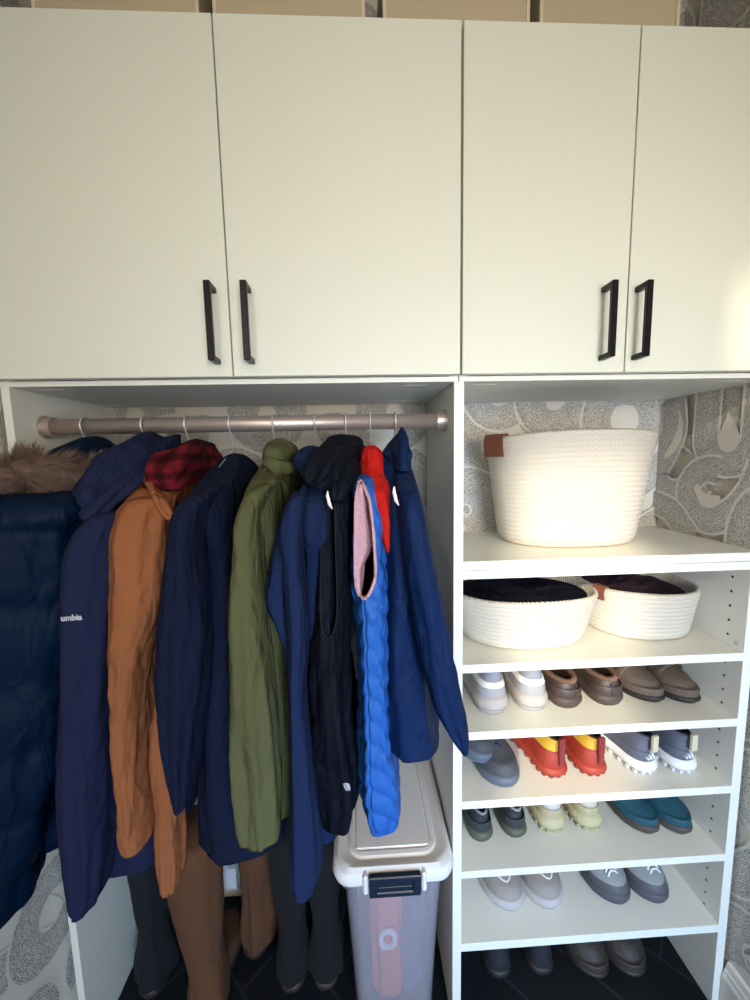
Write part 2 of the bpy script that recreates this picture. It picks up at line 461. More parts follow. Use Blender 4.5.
# ------------------------------------------------------------------ rod + hangers
RZ, RY = 1.366, .087
def rod():
    b = (-.2, RY, RZ)
    t = thing('closet_rod', 'brushed metal clothes rod spanning the hanging bay', 'rod', b)
    def cyl(x0, x1, r, n=32):
        V = [(x, RY + r * math.cos(2 * PI * k / n), RZ + (0) + r * math.sin(2 * PI * k / n)) for x in (x0, x1) for k in range(n)]
        return V, [(k, (k + 1) % n, (k + 1) % n + n, k + n) for k in range(n)] + [tuple(range(n)), tuple(range(n, 2 * n))]
    recalc(mk('tube', cyl(LI, DL, .0155), NICKEL, t, False, b)).data.polygons.foreach_set('use_smooth', [len(p.vertices) == 4 for p in t.children[0].data.polygons])
    for a, c in ((LI + .0005, LI + .004), (DL - .004, DL - .0005)):
        f = mk('flange', cyl(a, c, .0225), NICKEL, t, False, b); recalc(f)
    for a, c in ((LI + .004, LI + .02), (DL - .02, DL - .004)):
        recalc(mk('socket', cyl(a, c, .0185), NICKEL, t, False, b))
    return t
rod()

hang_labels = ['silver hook hanger holding the parka with the fur trimmed hood',
 'silver hook hanger holding the navy hooded jacket with the pale sleeve lettering',
 'silver hook hanger holding the tan jacket with the red plaid lining',
 'wire hanger with pale bare shoulders showing above the long dark navy coat',
 'silver hook hanger holding the olive green jacket',
 'silver hook hanger holding the navy jacket right of the olive one',
 'silver hook hanger holding the black vest with the small white badge',
 'silver hook hanger holding the bright blue quilted vest',
 'silver hook hanger holding the navy jacket at the right end of the rod']
HX = [-.534, -.420, -.337, -.252, -.167, -.084, -.022, .027, .078]
WTIP = mat('white_plastic', (232, 230, 224), .4)
def hanger_proto():
    t = thing('clothes_hanger', '', 'hanger')
    pts = []
    for i in range(15):   # hook wraps over the front of the rod
        a = math.radians(-40 + i * (260 / 14)); pts.append((0, .0178 * math.cos(a), .0178 * math.sin(a)))
    pts = [p for p in pts]
    pts += [(0, -.004, -.026), (0, 0, -.035), (0, 0, -.058)]
    mk('hook', tube(pts, .0022, 8), WIRE, t)
    sh = [(0, 0, -.055), (0, -.03, -.064), (0, -.1, -.092), (0, -.14, -.112), (0, -.152, -.122), (0, -.154, -.131), (0, -.146, -.138), (0, 0, -.138), (0, .146, -.138), (0, .154, -.131), (0, .152, -.122), (0, .14, -.112), (0, .1, -.092), (0, .03, -.064)]
    mk('frame', tube(sh, .0017, 8, closed=True), WIRE, t)
    return t
hp = hanger_proto()
for i, x in enumerate(HX):
    if i == 0: o = hp
    else:
        o = hp.copy(); C.objects.link(o)
        for ch in list(hp.children):
            c = ch.copy(); C.objects.link(c); c.parent = o
    o.location = (x, RY, RZ); o['label'] = hang_labels[i]; o['group'] = 'hangers on the clothes rod'
hangers = None

# ------------------------------------------------------------------ garments
def fabric(name, rgb, var=.1, rough=.9, bump=.25, bscale=350, sheen=0, wr=.85):
    m = mat(name, rgb, rough, bump=bump, bscale=bscale, var=var, vscale=6)
    nt = m.node_tree; b = nt.nodes['Principled BSDF']; b.inputs['Specular IOR Level'].default_value = .12
    tc = nt.nodes.new('ShaderNodeTexCoord'); mp = nt.nodes.new('ShaderNodeMapping'); mp.inputs['Scale'].default_value = (1, 1, .4); mp.inputs['Rotation'].default_value = (0, .25, 0)
    n = nt.nodes.new('ShaderNodeTexNoise'); n.inputs['Scale'].default_value = 22; n.inputs['Detail'].default_value = 2; n.inputs['Distortion'].default_value = .8
    bp = nt.nodes.new('ShaderNodeBump'); bp.inputs['Strength'].default_value = wr; bp.inputs['Distance'].default_value = .018
    nt.links.new(tc.outputs['Object'], mp.inputs[0]); nt.links.new(mp.outputs[0], n.inputs['Vector']); nt.links.new(n.outputs[0], bp.inputs['Height'])
    old = b.inputs['Normal'].links[0].from_node; nt.links.new(bp.outputs[0], old.inputs['Normal'])
    return m
f_parka = fabric('teal_navy_nylon', (0, 20, 44), rough=.6, bump=.35, bscale=90)
f_navy2 = fabric('navy_softshell', (27, 33, 60))
f_tan = fabric('tan_canvas', (134, 82, 52), var=.14)
f_coat = fabric('dark_navy_wool', (16, 23, 45))
f_olive = fabric('olive_cotton', (80, 82, 54))
f_navy6 = fabric('slate_navy_cotton', (22, 36, 68))
f_black = fabric('black_navy_shell', (9, 13, 24), rough=.7)
f_blue = fabric('bright_blue_nylon', (38, 88, 164), rough=.5, bump=.5, bscale=70, sheen=.05)
f_red = fabric('red_fleece', (190, 32, 26))
f_mauve = fabric('mauve_fleece', (190, 150, 158), bump=.9, bscale=180)
f_navy9 = fabric('deep_blue_shell', (10, 32, 70), rough=.65)
f_brass = mat('dark_zipper', (120, 118, 120), .4, metal=.7)
def plaid():
    m = fabric('red_plaid_flannel', (110, 24, 30)); nt = m.node_tree; b = nt.nodes['Principled BSDF']
    tc = nt.nodes.new('ShaderNodeTexCoord')
    cols = []
    prev = None
    for d, sc in (('X', 9), ('Z', 9)):
        w = nt.nodes.new('ShaderNodeTexWave'); w.bands_direction = d; w.inputs['Scale'].default_value = sc * 1.2; w.inputs['Distortion'].default_value = 2.2
        nt.links.new(tc.outputs['Object'], w.inputs['Vector'])
        cr = nt.nodes.new('ShaderNodeValToRGB'); cr.color_ramp.elements[0].position = .15; cr.color_ramp.elements[0].color = (.10, .09, .14, 1)
        cr.color_ramp.elements[1].position = .7; cr.color_ramp.elements[1].color = (1, 1, 1, 1); nt.links.new(w.outputs['Fac'], cr.inputs[0])
        mx = nt.nodes.new('ShaderNodeMix'); mx.data_type = 'RGBA'; mx.blend_type = 'MULTIPLY'; mx.inputs[0].default_value = .7
        if prev is None: mx.inputs[6].default_value = lin((104, 22, 32))
        else: nt.links.new(prev, mx.inputs[6])
        nt.links.new(cr.outputs[0], mx.inputs[7]); prev = mx.outputs[2]
    for l in list(nt.links):
        if l.to_socket == b.inputs['Base Color']: nt.links.remove(l)
    nt.links.new(prev, b.inputs['Base Color']); return m
f_plaid = plaid()

def sleeve(px, Y, ry, tuck=True, **k):
    rows = []
    for r in px:
        yy = r[3] if len(r) > 3 else Y
        rows.append(prow(r[0], r[1], r[2], yy, r[4] if len(r) > 4 else ry))
    if tuck:
        for i, (dy, q) in enumerate(((.055, .8), (.022, .95))):
            x, y, z, rx, ry_, ro = rows[i]; rows[i] = (x + (.0 - x) * dy * .25, y + dy, z - .012 * (1 - i), rx * q, ry_, ro)
    return loft(rows, **k)

def bodyrows(xc, rx, zhem, xhem=None, rxh=None, yn=.087, half=.175, top=1.312, ybias=0):
    """a garment's trunk: neck, shoulder slope and straight fall"""
    xh = xc if xhem is None else xhem; rh = rx if rxh is None else rxh
    R_ = [(top, .045, .55), (top - .012, .075, .75), (top - .026, .115, .86), (top - .042, .158, .93), (top - .060, .192, .97), (top - .085, .208, 1), (top - .125, .200, 1), (top - .17, half, 1)]
    out = [(xc, yn, z, rx * s, h) for z, h, s in R_]
    z0 = top - .17
    for i in range(1, 6):
        f = i / 5; z = z0 + (zhem - z0) * f
        out.append((xc + (xh - xc) * f, yn + ybias * f, z, rx + (rh - rx) * f, half + .004 * f))
    return out

def garment(name, label, cat, xc, body, fab, bkw={}):
    b = (xc, RY, 1.3)
    t = thing(name, label, cat, b, group='clothes hanging on the rod')
    mk('body', loft(body, **{'pw': 3.2, **bkw}), fab, t, True, b)
    return t, b

# 1 parka with fur hood -----------------------------------------------------
def seams(period, amp, slant=0, x0=0):
    def f(th, z):
        ph = (z + slant * math.cos(th)) / period + x0
        return amp * (abs(math.sin(PI * ph)) ** .45 - .75)
    return f
t, b = garment('parka', 'dark teal navy quilted parka with a brown fur trimmed hood, leftmost on the rod', 'jacket', HX[0],
               bodyrows(-.552, .046, .62, -.572, .048, top=1.305, half=.172), f_parka, dict(puff=seams(.11, .010), fold=.005, seed=1))
mk('sleeve', sleeve([(486, -55, 40), (500, -66, 64), (520, -72, 74), (560, -74, 62), (616, -74, 59), (700, -72, 54), (790, -60, 49), (830, -56, 40), (880, -50, 28), (925, -46, 18), (945, -40, 12)], -.13, .062, puff=seams(.11, .010, .01), fold=.005, seed=2, m=72, n=110), f_parka, t, True, b)
mk('hood', sweep(psw([(50, 480, -.04, .04, .03), (80, 462, .02, .04, .035), (100, 452, .075, .028, .026), (122, 470, .13, .03, .03)]), seed=3, fold=.005), f_parka, t, True, b)
def fur():
    rnd = random.Random(5)
    V, Fs = [], []
    path = catmull(psw([(-40, 492, -.15, .026, .02), (0, 480, -.145, .028, .022), (35, 470, -.12, .03, .022), (62, 473, -.09, .027, .02), (86, 476, -.06, .022, .018), (100, 468, -.03, .012, .01)]), 60)
    core = sweep([tuple(p) for p in path[::6]] + [tuple(path[-1])], seed=9, fold=.004)
    V, Fs = list(core[0]), list(core[1])
    nz = len(V)
    for i in range(9000):
        k = rnd.random() * 58.9; a = path[int(k)]; c = path[int(k) + 1]; P = Vector(a[:3]).lerp(Vector(c[:3]), k % 1)
        T = (Vector(c[:3]) - Vector(a[:3])).normalized()
        A = T.cross(Vector((0, 0, 1))).normalized(); B = A.cross(T)
        th = rnd.uniform(0, 2 * PI); nrm = A * math.cos(th) + B * math.sin(th)
        root = P + nrm * a[4] * .95
        clump = noise.noise_vector(root * 55)
        d = (nrm * .95 + T * .45 + clump * 1.3 + Vector((rnd.uniform(-.3, .3), rnd.uniform(-.3, .3), rnd.uniform(-.3, .2)))).normalized()
        L = rnd.uniform(.014, .036); w = rnd.uniform(.0003, .0007); sd = d.cross(nrm)
        if sd.length < .01: continue
        sd.normalize(); sd *= w
        mid = root + d * L * .55 + Vector((0, 0, -.002)); tip = root + d * L + Vector((0, 0, -.006)) + T * .003
        q = len(V); V += [root - sd, root + sd, mid + sd * .8, mid - sd * .8, tip]
        Fs += [(q, q + 1, q + 2, q + 3), (q + 3, q + 2, q + 4)]
    return V, Fs
FUR = mat('brown_grey_fur', (104, 82, 70), .8, var=.75, vscale=90)
mk('fur_trim', fur(), FUR, t, True, b)['label'] = 'brown fur trim along the hood edge'

# 2 navy hooded jacket --------------------------------------------------------
t, b = garment('hooded_jacket', 'navy hooded softshell jacket with white lettering on its sleeve, second from left', 'jacket', HX[1],
               bodyrows(-.430, .040, .68, -.452, .060, top=1.300, half=.172) + [(-.470, .087, .60, .092, .176), (-.472, .087, .565, .094, .178)], f_navy2, dict(fold=.007, seed=11))
mk('sleeve', sleeve([(506, 86, 112), (520, 76, 117), (545, 68, 116), (580, 62, 112), (616, 60, 108), (700, 57, 104), (760, 57, 102), (800, 60, 103), (850, 67, 104), (885, 72, 101), (905, 75, 99), (918, 77, 96)], -.13, .045, fold=.005, seed=12), f_navy2, t, True, b)
mk('hood', sweep(psw([(88, 508, -.13, .02, .02), (100, 488, -.10, .034, .026), (122, 470, -.05, .04, .032), (145, 456, .01, .036, .032), (160, 449, .06, .028, .026), (172, 450, .10, .024, .024)]), seed=13, fold=.008), f_navy2, t, True, b)
mk('hood_brim', sweep(psw([(86, 520, -.14, .012, .01), (110, 498, -.12, .014, .012), (135, 478, -.08, .016, .012), (158, 466, -.02, .014, .012)]), seed=15, fold=.003), f_navy2, t, True, b)
LETT = mat('white_print', (190, 190, 200), .6)
def text_mesh(s, size, name, m, parent, base, origin, xaxis, zaxis, depth=.0004, shear=0):
    cu = bpy.data.curves.new(name, 'FONT'); cu.body = s; cu.size = size; cu.extrude = depth; cu.offset = size * .018; cu.shear = shear
    ob = bpy.data.objects.new(name, cu); C.objects.link(ob); bpy.context.view_layer.update()
    me = bpy.data.meshes.new_from_object(ob.evaluated_get(bpy.context.evaluated_depsgraph_get())); bpy.data.objects.remove(ob)
    X = Vector(xaxis).normalized(); Z = Vector(zaxis).normalized(); N = X.cross(Z)
    for v in me.vertices: v.co = Vector(origin) + X * v.co.x + Z * v.co.y + N * v.co.z - Vector(base)
    me.materials.clear(); me.materials.append(m)
    o = bpy.data.objects.new(name, me); C.objects.link(o); o.parent = parent; return o
text_mesh('umbia', .0118, 'sleeve_lettering', LETT, t, b, at(61, 621, -.180), (1, .0, .03), (0, .0, 1))
zp = at(75, 895, -.13)
mk('zipper', tube([at(75, 880, -.115), at(76, 900, -.118), at(76, 912, -.12)], .003, 8), f_brass, t, True, b)

# 3 tan jacket ------------------------------------------------------------------
t, b = garment('canvas_jacket', 'tan canvas jacket with a red plaid flannel lining at its neck', 'jacket', HX[2],
               bodyrows(-.345, .034, .66, -.392, .040, top=1.302, half=.172), f_tan, dict(fold=.006, seed=21))
mk('sleeve', sleeve([(492, 128, 150), (505, 113, 158), (540, 107, 160), (580, 106, 158), (616, 106, 153), (650, 107, 146), (686, 110, 140), (725, 114, 141), (772, 118, 139), (805, 121, 141), (835, 122, 144)], -.125, .042, fold=.005, seed=22, fine=.003), f_tan, t, True, b)
mk('cuff', sleeve([(834, 119, 146), (845, 121, 147), (855, 124, 148)], -.125, .042, tuck=False, fold=.002, seed=23, n=14), f_tan, t, True, b)
mk('sleeve', sleeve([(640, 140, 158, -.07), (700, 143, 163, -.08), (760, 150, 172, -.09), (810, 155, 177, -.09), (860, 157, 181, -.09), (895, 161, 179, -.09)], -.05, .03, fold=.004, seed=24), f_tan, t, True, b)
mk('collar', sweep(psw([(148, 474, -.03, .010, .012), (150, 486, -.08, .009, .014), (160, 502, -.12, .008, .015), (174, 520, -.135, .006, .012)]), seed=25, fold=.003), f_tan, t, True, b)
mk('plaid_lining', sweep(psw([(160, 482, -.09, .026, .022), (172, 468, -.04, .040, .030), (190, 462, .02, .042, .034), (207, 458, .08, .034, .030)]), seed=26, fold=.009), f_plaid, t, True, b)['label'] = 'red and dark plaid flannel lining bulging at the neck'

# 4 long navy coat -----------------------------------------------------------------
t, b = garment('long_coat', 'long dark navy coat hanging between the tan jacket and the olive jacket', 'coat', HX[3],
               bodyrows(-.246, .037, .80, -.252, .050, top=1.298, half=.172) + [(-.25, .087, .72, .068, .174), (-.246, .087, .64, .080, .174), (-.242, .087, .575, .084, .174)], f_coat, dict(fold=.006, seed=31))
mk('sleeve', sleeve([(486, 186, 206), (500, 177, 204), (520, 171, 200), (560, 166, 198), (600, 162, 202), (650, 157, 204), (694, 155, 202), (745, 160, 197), (780, 168, 194), (812, 176, 190)], -.125, .042, fold=.004, seed=32), f_coat, t, True, b)

# 5 olive jacket ---------------------------------------------------------------------
t, b = garment('olive_jacket', 'olive green jacket with a turned down collar, hanging mid rod', 'jacket', HX[4],
               bodyrows(-.160, .034, .66, -.165, .042, top=1.296, half=.175), f_olive, dict(fold=.005, seed=41))
mk('sleeve', sleeve([(478, 252, 270), (495, 242, 264), (520, 235, 258), (567, 232, 259), (618, 228, 263), (660, 227, 267), (728, 227, 274), (786, 231, 279), (830, 236, 280), (848, 240, 279)], -.13, .042, fold=.004, seed=42), f_olive, t, True, b)
mk('collar', sweep(psw([(272, 457, -.01, .018, .018), (281, 453, .05, .030, .026), (289, 461, .10, .026, .024)]), seed=43, fold=.002), f_olive, t, True, b)
mk('collar_flap', sweep(psw([(266, 462, -.03, .008, .010), (280, 468, -.02, .014, .014), (294, 468, .02, .010, .010)]), seed=44, fold=.001), f_olive, t, True, b)

# 6 navy jacket ------------------------------------------------------------------------
t, b = garment('navy_jacket', 'slate navy jacket with a long bent sleeve, between the olive jacket and the black vest', 'jacket', HX[5],
               bodyrows(-.072, .030, .60, -.082, .040, top=1.290, half=.172), f_navy6, dict(fold=.005, seed=51))
mk('sleeve', sleeve([(488, 290, 304), (500, 285, 303), (532, 279, 302), (570, 284, 302), (620, 287, 307), (660, 288, 307), (700, 288, 305), (779, 290, 311), (830, 290, 317), (865, 289, 320), (888, 290, 320), (900, 292, 317)], -.135, .038, fold=.003, seed=52), f_navy6, t, True, b)
mk('sleeve', sleeve([(495, 284, 300, -.08), (532, 274, 297, -.09), (560, 271, 296, -.10), (600, 263.5, 294, -.10), (628, 274, 294, -.10), (650, 284, 294, -.09), (670, 287, 294, -.08)], -.09, .036, fold=.002, seed=53), f_navy6, t, True, b)
mk('collar', sweep(psw([(302, 462, -.02, .018, .018), (312, 459, .03, .026, .024), (323, 458, .09, .024, .024)]), seed=54, fold=.003), f_navy6, t, True, b)
t56 = t

# 7 black vest ----------------------------------------------------------------------------
def holed(rows, cx, cz, hx, hz, ymax, **k):
    V, Fs = loft(rows, **k)
    out = []
    for f in Fs:
        c = sum((V[i] for i in f), Vector()) / len(f)
        if c.y < ymax:
            e = ((c.x - cx(c.z)) / hx(c.z)) if hx(c.z) > 0 else 9
            if abs(e) < 1 and abs(c.z - cz) < hz: continue
        out.append(f)
    return V, out
def vest(name, label, prof, fab, lin_mat, hole, ry=.165, yc=.06, seed=0, puff=None, xhook=0, fold=.003, bind=.0026, facing=None):
    """prof: pixel rows (v, left, right) judged at the near edge; hole: pixel rows (v, left, right)"""
    b = (xhook, RY, 1.3)
    t = thing(name, label, 'vest', b, group='clothes hanging on the rod')
    rows = []
    for v, l, r, h in prof:
        Ye = yc - h * .5
        a, c = at(l, v, Ye), at(r, v, Ye)
        rows.append(((a.x + c.x) / 2, yc, at((l + r) / 2, v, yc - h * .95).z, (c.x - a.x) / 2, h))
    yn = yc - ry
    hr = [(at((l + r) / 2, v, yn).x, at(l, v, yn).z, (at(r, v, yn).x - at(l, v, yn).x) / 2) for v, l, r in hole]
    hr.sort(key=lambda q: -q[1])
    def interp(z, k):
        if z > hr[0][1] or z < hr[-1][1]: return -1 if k == 2 else 0
        for p, q in zip(hr, hr[1:]):
            if p[1] >= z >= q[1]:
                f = (p[1] - z) / (p[1] - q[1] + 1e-9); return p[k] + (q[k] - p[k]) * f
    kw = dict(n=190, m=180, fold=fold, seed=seed, puff=puff, pw=3.2)
    V, Fs = loft(rows, **kw)
    cz = (hr[0][1] + hr[-1][1]) / 2; hz = (hr[0][1] - hr[-1][1]) / 2
    keep = []
    for f in Fs:
        c = sum((V[i] for i in f), Vector()) / len(f)
        w = interp(c.z, 2)
        if c.y < yc - .02 and w > 0 and abs(c.x - interp(c.z, 0)) < w: continue
        keep.append(f)
    bo = mk('body', (V, keep), fab, t, True, b)
    rows2 = [(x, y, z, max(rx - .007, .004), max(h - .008, .01)) for x, y, z, rx, h in rows]
    V2, F2 = loft(rows2, **{**kw, 'puff': None, 'seed': seed})
    k2 = []
    for f in F2:
        c = sum((V2[i] for i in f), Vector()) / len(f); w = interp(c.z, 2)
        if c.y < yc - .02 and w > 0 and abs(c.x - interp(c.z, 0)) < w: continue
        k2.append(f)
    mk('lining', (V2, k2), lin_mat, t, True, b)
    # binding round the armhole, lying on the shell
    zr = rows
    def shell_y(x, z):
        best = None; bd = 1e9
        for v in V:
            if v.y < yc:
                d = (v.x - x) ** 2 + (v.z - z) ** 2
                if d < bd: bd, best = d, v
        return best.y
    loop = [(p[0] - max(p[2], .002), p[1]) for p in hr] + [(p[0] + max(p[2], .002), p[1]) for p in hr[::-1]]
    lp = catmull(loop + [loop[0]], 90)[:-1]
    if facing:
        nv, nu = 60, 24; VV = []
        for i in range(nv):
            z = hr[0][1] - .003 + (hr[-1][1] - hr[0][1] + .004) * i / (nv - 1); w = max(interp(z, 2), .001); x0 = interp(z, 0) - w - .002
            lim = 1.05 if i < nv * .55 or facing is f_black else max(.5, 1.05 - (i / nv - .55) * 3)
            for j in range(nu):
                u = j / (nu - 1); VV.append((x0 + u * lim * (2 * w + .004), yn + .006 + .012 * u + (.05 if u > .55 else 0) * (u - .55) + .004 * noise.noise(Vector((u * 3, z * 30, 2))), z))
        mk('armhole_facing', (VV, grid_faces(nv, nu, closed=False)), facing, t, True, b)
    mk('armhole_binding', tube([(x, shell_y(x, z) - .0005, z) for x, z in lp], bind, 8, closed=True), lin_mat, t, True, b)
    return t, b, V
t, b, _ = vest('black_vest', 'black navy vest with a tall stand collar and a small white badge near the hem',
   [(486, 330, 352, .09), (492, 322, 354, .13), (510, 319, 353, .16), (560, 318, 352, .165), (610, 317, 352, .165), (650, 314, 350, .165), (690, 312, 350, .168), (740, 314, 353, .17), (785, 315, 359, .17), (812, 316, 360, .17), (829, 319, 356, .168)],
   f_black, mat('black_lining', (5, 7, 13), .9), [(493, 327, 330), (505, 322, 334), (560, 321, 336), (610, 320, 337), (632, 322, 334), (638, 327, 330)], seed=61, bind=.0012, facing=f_black, xhook=HX[6], fold=.005, puff=seams(.085, .0022, .004))
mk('collar', sweep(psw([(311, 484, -.10, .014, .012), (322, 468, -.08, .026, .020), (340, 454, -.01, .028, .022), (350, 448, .05, .026, .024), (356, 454, .10, .024, .024)]), seed=62, fold=.009, pw=2.8), f_black, t, True, b)
mk('shoulder', sweep(psw([(336, 500, -.10, .014, .012), (340, 485, -.085, .018, .016), (346, 472, -.02, .024, .026), (350, 468, .08, .028, .028)]), seed=63, fold=.004), f_black, t, True, b)
def badge():
    V = []; parts = []
    o = at(343.5, 784, -.1185)
    for i in range(3):
        z = -.0042 * i; x = .0012 * i
        parts.append(tube([(o.x + x, o.y, o.z + z), (o.x + x + .004, o.y, o.z + z + .0012), (o.x + x + .0085, o.y, o.z + z - .0006)], .0007, 6))
        parts.append(tube([(o.x + x + .0005, o.y, o.z + z - .0022), (o.x + x + .0045, o.y, o.z + z - .001), (o.x + x + .009, o.y, o.z + z - .0028)], .0005, 6))
    parts.append(tube([(o.x, o.y, o.z + .001), (o.x + .0015, o.y, o.z - .006), (o.x + .004, o.y, o.z - .0115), (o.x + .009, o.y, o.z - .0125), (o.x + .0105, o.y, o.z - .008), (o.x + .0088, o.y, o.z)], .0006, 6))
    return join(*parts)
mk('badge', badge(), LETT, t, True, b)['label'] = 'small white embroidered badge'
def tip(x, v, Y, u, t, b):
    p = at(u, v, Y); pts = [p + Vector((-.003, 0, .014)), p + Vector((-.0035, 0, .006)), p + Vector((-.001, 0, -.006)), p + Vector((.003, 0, -.014))]
    return tube(pts, [.001, .0026, .0028, .001], 10)
# white hanger ends that show in the armholes belong to those hangers
hs = [o for o in C.objects if o.type == 'EMPTY' and o.name.startswith('clothes_hanger')]
def end_clip(i, u, v, Y):
    h = hs[i]; hb = h.location
    mk('end_clip', tip(0, v, Y, u, None, None), WTIP, h, True, tuple(hb))['label'] = 'white curved hanger end'
end_clip(6, 330, 500, -.125)

# 8 blue quilted vest -------------------------------------------------------------------------
def chev(th, z):
    # slanting baffles falling towards the side seam
    sx = math.cos(th); ph = (z + .055 * abs(sx + .25)) / .043
    a = abs(math.sin(PI * ph)) ** .5
    seam = -.0035 if abs(sx + .25) < .045 and math.sin(th) < 0 else 0
    return .0062 * (a - .8) + seam
t, b, Vb = vest('quilted_vest', 'bright blue quilted vest with a red collar and mauve fleece armhole', 
   [(472, 362, 372, .07), (478, 354, 378, .12), (492, 351, 381, .155), (520, 353, 385, .165), (560, 352, 387, .165), (595, 352, 389, .168), (640, 355, 389.5, .17), (700, 358, 390, .17), (745, 359, 392, .17), (780, 357, 398, .17), (805, 357, 401, .17), (820, 360, 401, .168), (831, 363, 399, .165)],
   f_blue, f_mauve, [(483, 359, 362), (492, 357, 366), (504, 355.5, 370), (540, 355, 374), (575, 355, 375.5), (588, 356, 372), (597, 359, 367), (599, 361, 364)], seed=71, facing=f_mauve, puff=chev, xhook=HX[7], fold=.003)
mk('collar', loft([prow(450, 362, 381, .04, .035), prow(455, 361, 384, .04, .045), prow(463, 360, 386, .04, .06), prow(474, 359, 388, .03, .075), prow(492, 366, 392, -.02, .08), prow(520, 374, 394, -.03, .07), prow(540, 378, 393, -.03, .065), prow(553, 384, 392, -.03, .05)], fold=.002, seed=72), f_red, t, True, b)['label'] = 'bright red collar and front facing'
end_clip(7, 364, 498, -.085)

# 9 navy jacket at the right end ----------------------------------------------------------------
t, b = garment('shell_jacket', 'deep blue jacket with a sleeve swung over the shelf divider, rightmost on the rod', 'jacket', HX[8],
               [(.068, .07, 1.300, .022, .05), (.068, .07, 1.285, .030, .08), (.07, .07, 1.25, .034, .13), (.072, .07, 1.21, .036, .17), (.072, .07, 1.1, .038, .175), (.074, .07, .95, .042, .178), (.078, .07, .84, .050, .178), (.088, .07, .775, .060, .178)], f_navy9, dict(fold=.005, seed=81))
mk('sleeve', sleeve([(462, 395, 409, -.03), (478, 396, 416, -.07), (504, 399, 423, -.11), (560, 406, 433), (608, 412, 443), (648, 417, 451), (690, 426, 459), (714, 433, 463), (730, 440, 466), (745, 450, 468), (754, 458, 467)], -.125, .036, fold=.003, seed=82), f_navy9, t, True, b)
mk('collar', loft([prow(432, 399, 406, .03, .022), prow(438, 393, 409, .03, .03), prow(446, 387, 411, .03, .045), prow(453, 384, 414, .02, .05), prow(460, 388, 413, .02, .055), prow(470, 391, 412, .01, .07)], fold=.004, seed=83), f_navy9, t, True, b)
end_clip(8, 396.5, 496, -.152)

# ------------------------------------------------------------------ storage boxes on top
bt = [('pale beige box at the left end of the cabinet top', -.52, -.248), ('second beige box from the left on the cabinet top', -.225, .032),
      ('third beige box from the left on the cabinet top', .063, .320), ('pale beige box at the right end of the cabinet top', .338, .591)]
for lb, a, c in bt:
    bb = ((a + c) / 2, .17, ZDT + .001)
    t = thing('storage_box', lb, 'box', bb, group='boxes on top of the cabinets')
    mk('body', box(a + .002, c - .002, .042, .30, ZDT + .001, 2.17, .002), BOX, t, False, bb)
    mk('lid', box(a, c, .040, .302, 2.15, 2.20, .002), BOX, t, False, bb)
    for q0, q1 in ((a, a + .006), (c - .006, c)): mk('corner_binding', box(q0, q1, .0395, .046, ZDT + .001, 2.15), BOXE, t, False, bb)

# ------------------------------------------------------------------ rope baskets
def rope_mat():
    m = bpy.data.materials.new('cotton_rope'); m.use_nodes = True; nt = m.node_tree; b = nt.nodes['Principled BSDF']
    b.inputs['Base Color'].default_value = lin((232, 226, 212)); b.inputs['Roughness'].default_value = .85
    uv = nt.nodes.new('ShaderNodeUVMap'); w = nt.nodes.new('ShaderNodeTexWave'); w.wave_type = 'BANDS'; w.bands_direction = 'DIAGONAL'
    w.inputs['Scale'].default_value = 1; w.inputs['Distortion'].default_value = 1
    nt.links.new(uv.outputs[0], w.inputs['Vector'])
    bp = nt.nodes.new('ShaderNodeBump'); bp.inputs['Strength'].default_value = .6; bp.inputs['Distance'].default_value = .003
    nt.links.new(w.outputs['Fac'], bp.inputs['Height']); nt.links.new(bp.outputs[0], b.inputs['Normal'])
    cr = nt.nodes.new('ShaderNodeMix'); cr.data_type = 'RGBA'; cr.inputs[6].default_value = lin((188, 176, 158)); cr.inputs[7].default_value = lin((238, 233, 222))
    nt.links.new(w.outputs['Fac'], cr.inputs[0]); nt.links.new(cr.outputs[2], b.inputs['Base Color'])
    return m
ROPE = rope_mat(); LEATHER = mat('brown_leather', (116, 66, 48), .55, bump=.3, bscale=120)
